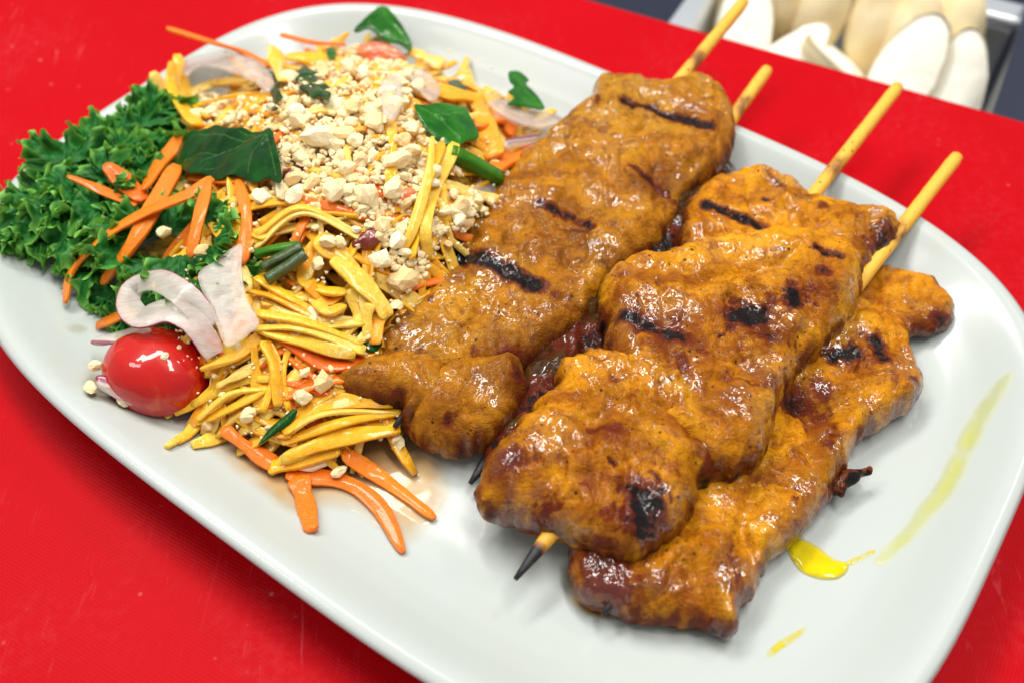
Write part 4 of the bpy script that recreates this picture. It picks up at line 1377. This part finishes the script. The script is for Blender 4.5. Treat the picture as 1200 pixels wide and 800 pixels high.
tz = 1.05
bm = bmesh.new()
bmesh.ops.create_uvsphere(bm, u_segments=64, v_segments=40, radius=1)
V = np.array([v.co[:] for v in bm.verts]); F = [[v.index for v in f.verts] for f in bm.faces]
bm.free()
V *= (1 + 0.055 * fbm(V * 1.3, 4, 3))[:, None]
V[:, 2] = np.where(V[:, 2] < -0.55, -0.55 + (V[:, 2] + 0.55) * 0.1, V[:, 2])
V *= np.array([1.60, 1.32, 1.15]) * cm
c_, s_ = math.cos(-.35), math.sin(-.35)
V = np.stack([V[:, 0] * c_ - V[:, 1] * s_, V[:, 0] * s_ + V[:, 1] * c_, V[:, 2]], 1)
tc = at(186, 437, 1.0 * cm)
tc[2] = max(tc[2], float(plate_z(tc[:1], tc[1:2])[0]) + 0.75 * cm)
tomato = tag(mk('tomato_half', V + tc, F, M['tomato']), 'glossy red cherry tomato half at the left front of the salad', 'tomato')
blob('tomato_chunk', 445, 66, .25, 1.0 * cm, .55 * cm, .5 * cm, -.25, 'pulp', 'red pulpy tomato chunk under the folded top leaf', 'tomato', .25, 3)
blob('tomato_chunk', 470, 235, .1, .5 * cm, .4 * cm, .3 * cm, .5, 'pulp', 'reddish tomato bit among the crumbs beside the dark chili', 'tomato', .3, 5)
blob('dried_chili', 433, 280, .15, .55 * cm, .3 * cm, .28 * cm, .6, 'chili', 'dark red dried chili piece between crumbs in the middle', 'chili', .25, 6)
blob('dried_chili', 352, 205, .1, .5 * cm, .3 * cm, .25 * cm, 0, 'chili', 'dark red chili bit right of the big parsley leaf', 'chili', .3, 7)


def rod(name, pts, rad, mat, label, cat, seed=1):
    P = [drop(x, y, l * cm) for x, y, l in pts]
    V, F = ribbon(P, rad * 2, rad * 1.8, (0, 0), (.9, .9), seed, 16, wob=.05)
    return tag(mk(name, V, F, M[mat], attrs=dict(vein=np.zeros(len(V)), edge=np.zeros(len(V)))), label, cat)


rod('green_stem', [(528, 178, .5), (555, 192, .5), (586, 210, .35)], .21 * cm, 'stem', 'bright green herb stem beside the left skewer', 'stem')
rod('green_stem', [(300, 298, .6), (325, 292, .7), (352, 288, .7)], .12 * cm, 'stem', 'light green stem lying above two dark stems', 'stem')
rod('dark_stem', [(308, 314, .6), (330, 302, .75), (354, 289, .75)], .14 * cm, 'darkstem', 'upper dark stem in the bundle on yellow mango', 'stem')
rod('dark_stem', [(312, 328, .6), (335, 314, .75), (358, 297, .75)], .14 * cm, 'darkstem', 'lower dark stem in the bundle on yellow mango', 'stem')

# ------------------------------------------------------------------ crushed peanuts
def crumb_mesh(name, seed, sub=2):
    r = np.random.default_rng(seed)
    bm = bmesh.new()
    bmesh.ops.create_icosphere(bm, subdivisions=sub, radius=1)
    V = np.array([v.co[:] for v in bm.verts]); F = [[v.index for v in f.verts] for f in bm.faces]
    bm.free()
    V *= np.array([1, r.uniform(.65, .95), r.uniform(.5, .8)])
    for _ in range(r.integers(4, 8)):
        n = r.normal(size=3); n /= np.linalg.norm(n)
        h = r.uniform(.35, .7)
        d = V @ n - h
        V -= np.where(d > 0, d * 0.95, 0)[:, None] * n
    V /= np.linalg.norm(V, axis=1).max() * 0.86
    V *= (1 + 0.22 * fbm(V * 1.7 + seed, seed, 2) + 0.16 * fbm(V * 5 + seed, seed + 2, 2))[:, None]
    me = bpy.data.meshes.new(name)
    me.from_pydata(V.tolist(), [], F)
    me.materials.append(M['peanut'])
    me.update()
    return me


CR = [crumb_mesh('peanut_piece', 100 + i, 2) for i in range(14)]
PGRP = 'crushed peanut pieces scattered on the salad'


def peanut(px, py, rpx, lift=.0, label=None, world=None, shp=None):
    p = world if world is not None else drop(px, py, lift * cm + rpx * PX * .35)
    o = bpy.data.objects.new('peanut_piece', random.choice(CR))
    COL.objects.link(o)
    o.location = p
    s = rpx * PX
    o.scale = (s * random.uniform(.9, 1.2), s * random.uniform(.85, 1.1), s * random.uniform(.8, 1.05)) if shp is None else tuple(s * k for k in shp)
    o.rotation_euler = (random.uniform(-.5, .5), random.uniform(-.5, .5), random.uniform(0, 6.28))
    if label is None:
        label = '%s cream crumb of crushed peanut near %s' % ('tiny' if rpx < 6 else 'small' if rpx < 9.5 else 'chunky', near(px, py))
    return tag(o, label, 'peanut piece', PGRP)


for x, y, r, l, lab in [
    (447, 303, 19, .55, 'large white peanut chunk alone at the left skewer, below the dark chili'),
    (473, 328, 20, .3, 'tan peanut chunk between the large white chunk and the left skewer'),
    (384, 283, 12, .45, 'white peanut chunk right of the dark stems'),
    (370, 160, 24, .5, 'biggest rounded tan peanut half, right of the big parsley leaf'),
    (408, 78, 18, .5, 'pale peanut chunk below the top leaf at the back'),
    (232, 136, 17, .45, 'pale peanut chunk at the left back end of the crumbs'),
    (347, 130, 14, .5, 'round peanut chunk above the biggest peanut half'),
    (305, 232, 16, .4, 'rough peanut chunk just below the right end of the big parsley leaf'),
    (330, 225, 15, .4, 'peanut chunk right of the rough one under the parsley leaf'),
    (392, 222, 17, .4, 'rounded peanut chunk in the lower middle of the crumbs'),
    (430, 225, 19, .4, 'largest peanut chunk in the lower right of the crumbs'),
    (462, 222, 20, .4, 'slanting flat tan peanut chunk by the long pale mango strip'),
    (485, 178, 14, .5, 'white peanut chunk left of the long pale mango strip'),
    (472, 165, 14, .4, 'peanut chunk below the upright onion petal'),
    (440, 142, 15, .45, 'peanut chunk left of the upright onion petal'),
    (412, 125, 18, .45, 'peanut chunk in the upper middle of the crumbs'),
    (465, 188, 17, .4, 'elongated peanut chunk in the right middle of the crumbs'),
    (545, 240, 11, .2, 'peanut piece at the end of the green stem by the left skewer'),
    (560, 235, 12, .2, 'oval peanut piece against the left skewer'),
    (515, 268, 10, .2, 'peanut piece between the mango strip and the left skewer'),
    (595, 205, 9, .2, 'white peanut bit right of the green stem end'),
    (192, 272, 10, .9, 'tan peanut bit lying on the kale under the carrot shreds'),
    (236, 293, 9, .9, 'tan peanut bit at the tip of the tapered carrot shred'),
    (112, 428, 10, .2, 'white peanut bit on the platter left of the tomato'),
    (106, 455, 11, .15, 'tan peanut bit on the platter at the far left front'),
    (145, 470, 8, .1, 'small peanut bit in front of the purple onion sliver'),
    (242, 498, 9, .15, 'peanut bit on the platter in front of the tomato'),
    (290, 486, 13, .3, 'flat cream peanut bit on the mango strip at the heap front'),
    (372, 543, 19, -.1, 'long cream peanut slice in the juice at the heap front'),
    (398, 552, 10, .1, 'small cream peanut bit beside the long slice in the juice'),
    (465, 520, 12, .1, 'peanut piece in the juice under the left skewer'),
    (450, 505, 9, .1, 'upper of two peanut bits in the juice under the left skewer'),
    (355, 465, 12, .45, 'pale peanut chunk on the front mango bundle'),
    (380, 445, 16, .35, 'broad pale peanut chunk left of the chicken flap'),
    (192, 417, 6, 1.15, 'larger seed crumb stuck on top of the tomato'),
    (210, 407, 4.5, 1.15, 'smaller seed crumb stuck on top of the tomato'),
]:
    o = peanut(x, y, r * .74, l, lab, shp=(1.3, .5, .4) if 'long cream' in lab else None)
    if 'long cream' in lab:
        o.rotation_euler = (0.1, 0.1, 0.35)
    if 'tomato' in lab and 'stuck' in lab:
        d_ = ray(x, y)
        # rest on the tomato skin
        best = None
        for zt in np.linspace(3.2 * cm, 0.5 * cm, 200):
            p = CAM + d_ * ((zt - CAM[2]) / d_[2])
            q = p - tc
            lx, ly = q[0] * c_ + q[1] * s_, -q[0] * s_ + q[1] * c_
            if (lx / (1.60 * cm)) ** 2 + (ly / (1.32 * cm)) ** 2 + (q[2] / (1.15 * cm)) ** 2 < 1:
                best = p
                break
        if best is not None:
            o.location = best

CLOUD = np.array([(215, 118), (250, 108), (300, 112), (330, 95), (390, 60), (420, 52), (470, 70), (500, 95), (482, 130), (520, 170), (505, 230), (560, 225), (575, 250), (520, 275), (495, 335), (465, 345), (455, 300), (430, 262), (400, 240), (330, 245), (295, 235), (325, 205), (330, 155), (300, 148), (225, 148)], float)
cnt = 0
while cnt < 205:
    x, y = random.uniform(205, 580), random.uniform(45, 300)
    ins = inside(np.array([[x, y]]), CLOUD)[0]
    if not ins and random.random() > 0.05:
        continue
    r = random.choice([4, 5, 6, 6, 7, 7, 8, 9, 10, 12])
    peanut(x, y, r, random.uniform(.1, .45))
    cnt += 1
for _ in range(40):
    x, y = random.uniform(250, 480), random.uniform(250, 520)
    peanut(x, y, random.uniform(3, 7), random.uniform(.2, .4))
# dust of the finest crumbs
g = Geo()
DUST = []
for k in range(6):
    tet = crumb_mesh('dust', 300 + k, 1)
    DUST.append((np.array([v.co[:] for v in tet.vertices]), [tuple(p.vertices) for p in tet.polygons]))
    bpy.data.meshes.remove(tet)
cnt = 0
while cnt < 4000:
    x, y = random.uniform(200, 580), random.uniform(45, 545)
    ins = inside(np.array([[x, y]]), CLOUD)[0]
    if not ins and random.random() > (0.15 if y < 420 else .1):
        continue
    p = drop(x, y, random.uniform(.05, .4) * cm)
    cnt += 1
    if mound(p[:1], p[1:2])[0] < .5 * cm:
        continue
    TV, TF = random.choice(DUST)
    s = (2.0 + 4.6 * random.random() ** 1.8 if ins else random.uniform(.9, 2.8)) * PX
    a = random.uniform(0, 6.28)
    R3 = np.array(Matrix.Rotation(a, 3, Vector((random.uniform(-1, 1), random.uniform(-1, 1), 1)).normalized()))
    g.add((TV * s) @ R3.T + p, TF)
V, F = g.all()
tag(mk('peanut_dust', V, F, M['peanut_dust'], smooth=False), 'fine cream peanut dust sprinkled over the salad heap', 'peanut dust', kind='stuff')


# ------------------------------------------------------------------ juices and stains on the platter
def film(name, px, mat, label, cat='sauce', dz=0.03, group=None, seed=0, fade=0.1):
    O = catmull(np.array([plate_drop(x, y, 0)[:2] for x, y in px]), len(px) * 6, True)
    zm = lambda x, y: np.maximum(plate_z(x, y), 0) + 0.012 * cm
    V, F, src, X, d = slab(O, lambda X, d: np.full(len(X), dz * cm), lambda X, d: np.full(len(X), 0.004 * cm), .15 * cm, .13 * cm, jag=.05 * cm, seed=seed, zmid=zm)
    top = [f for f in F if max(f) < len(X)]
    V = V[:len(X)]
    q = np.c_[X / (0.5 * cm), np.full(len(X), seed)]
    fa = np.clip(d / (fade * cm) * (1 + 0.7 * fbm(q, seed, 3)), 0, 1)
    return tag(mk(name, V, top, M[mat], attrs=dict(fade=fa)), label, cat, group)


film('juice_pool', [(215, 490), (330, 500), (420, 490), (500, 515), (528, 560), (524, 600), (500, 625), (478, 640), (440, 620), (400, 600), (345, 605), (300, 575), (250, 535), (215, 510)], 'juice', 'thin orange juice pool at the front of the salad', seed=3, fade=.7)
film('gravy_pool', [(664, 652), (660, 690), (678, 716), (720, 732), (770, 742), (830, 745), (860, 735), (820, 700), (720, 650)], 'gravy', 'brown gravy pool under the front of the lowest skewer', seed=4, fade=.3)
film('oil_drop', [(921, 636), (932, 630), (948, 633), (966, 645), (980, 655), (995, 660), (990, 674), (975, 680), (955, 678), (935, 668), (924, 652)], 'oil', 'yellow oil drop on the bare platter right of the lowest skewer', seed=5, dz=.06)
film('oil_drop', [(988, 658), (1005, 650), (1024, 642), (1026, 648), (1008, 658), (994, 664)], 'oil', 'short yellow oil streak trailing from the big oil drop', seed=6)
film('oil_smear', [(898, 764), (910, 752), (930, 740), (945, 734), (940, 745), (920, 758), (902, 771)], 'oil', 'short yellow oil streak alone at the platter front right', seed=7)
film('oil_smear', [(1022, 652), (1056, 618), (1070, 596), (1094, 566), (1112, 530), (1132, 490), (1156, 456), (1180, 434), (1190, 442), (1166, 486), (1148, 522), (1130, 560), (1112, 590), (1086, 618), (1066, 640), (1034, 664)], 'smear', 'long pale yellow oil smear along the right rim of the platter', seed=8, fade=.35)
film('oil_drop', [(681, 711), (692, 709), (708, 716), (715, 724), (700, 722), (686, 718)], 'oil', 'small yellow oil puddle at the front tip of the lowest skewer', seed=12)
film('juice_stain', [(72, 383), (88, 379), (103, 383), (102, 390), (86, 393), (74, 390)], 'stain', 'small pale orange stain on the platter left of the tomato', seed=9, fade=.3)
film('juice_stain', [(90, 440), (120, 420), (150, 470), (200, 495), (250, 505), (250, 518), (190, 505), (130, 478), (95, 462)], 'stain', 'pale orange juice stain under the tomato', seed=10, fade=.5)

for o in bpy.data.objects:
    if '_abs' in o:
        del o['_abs']
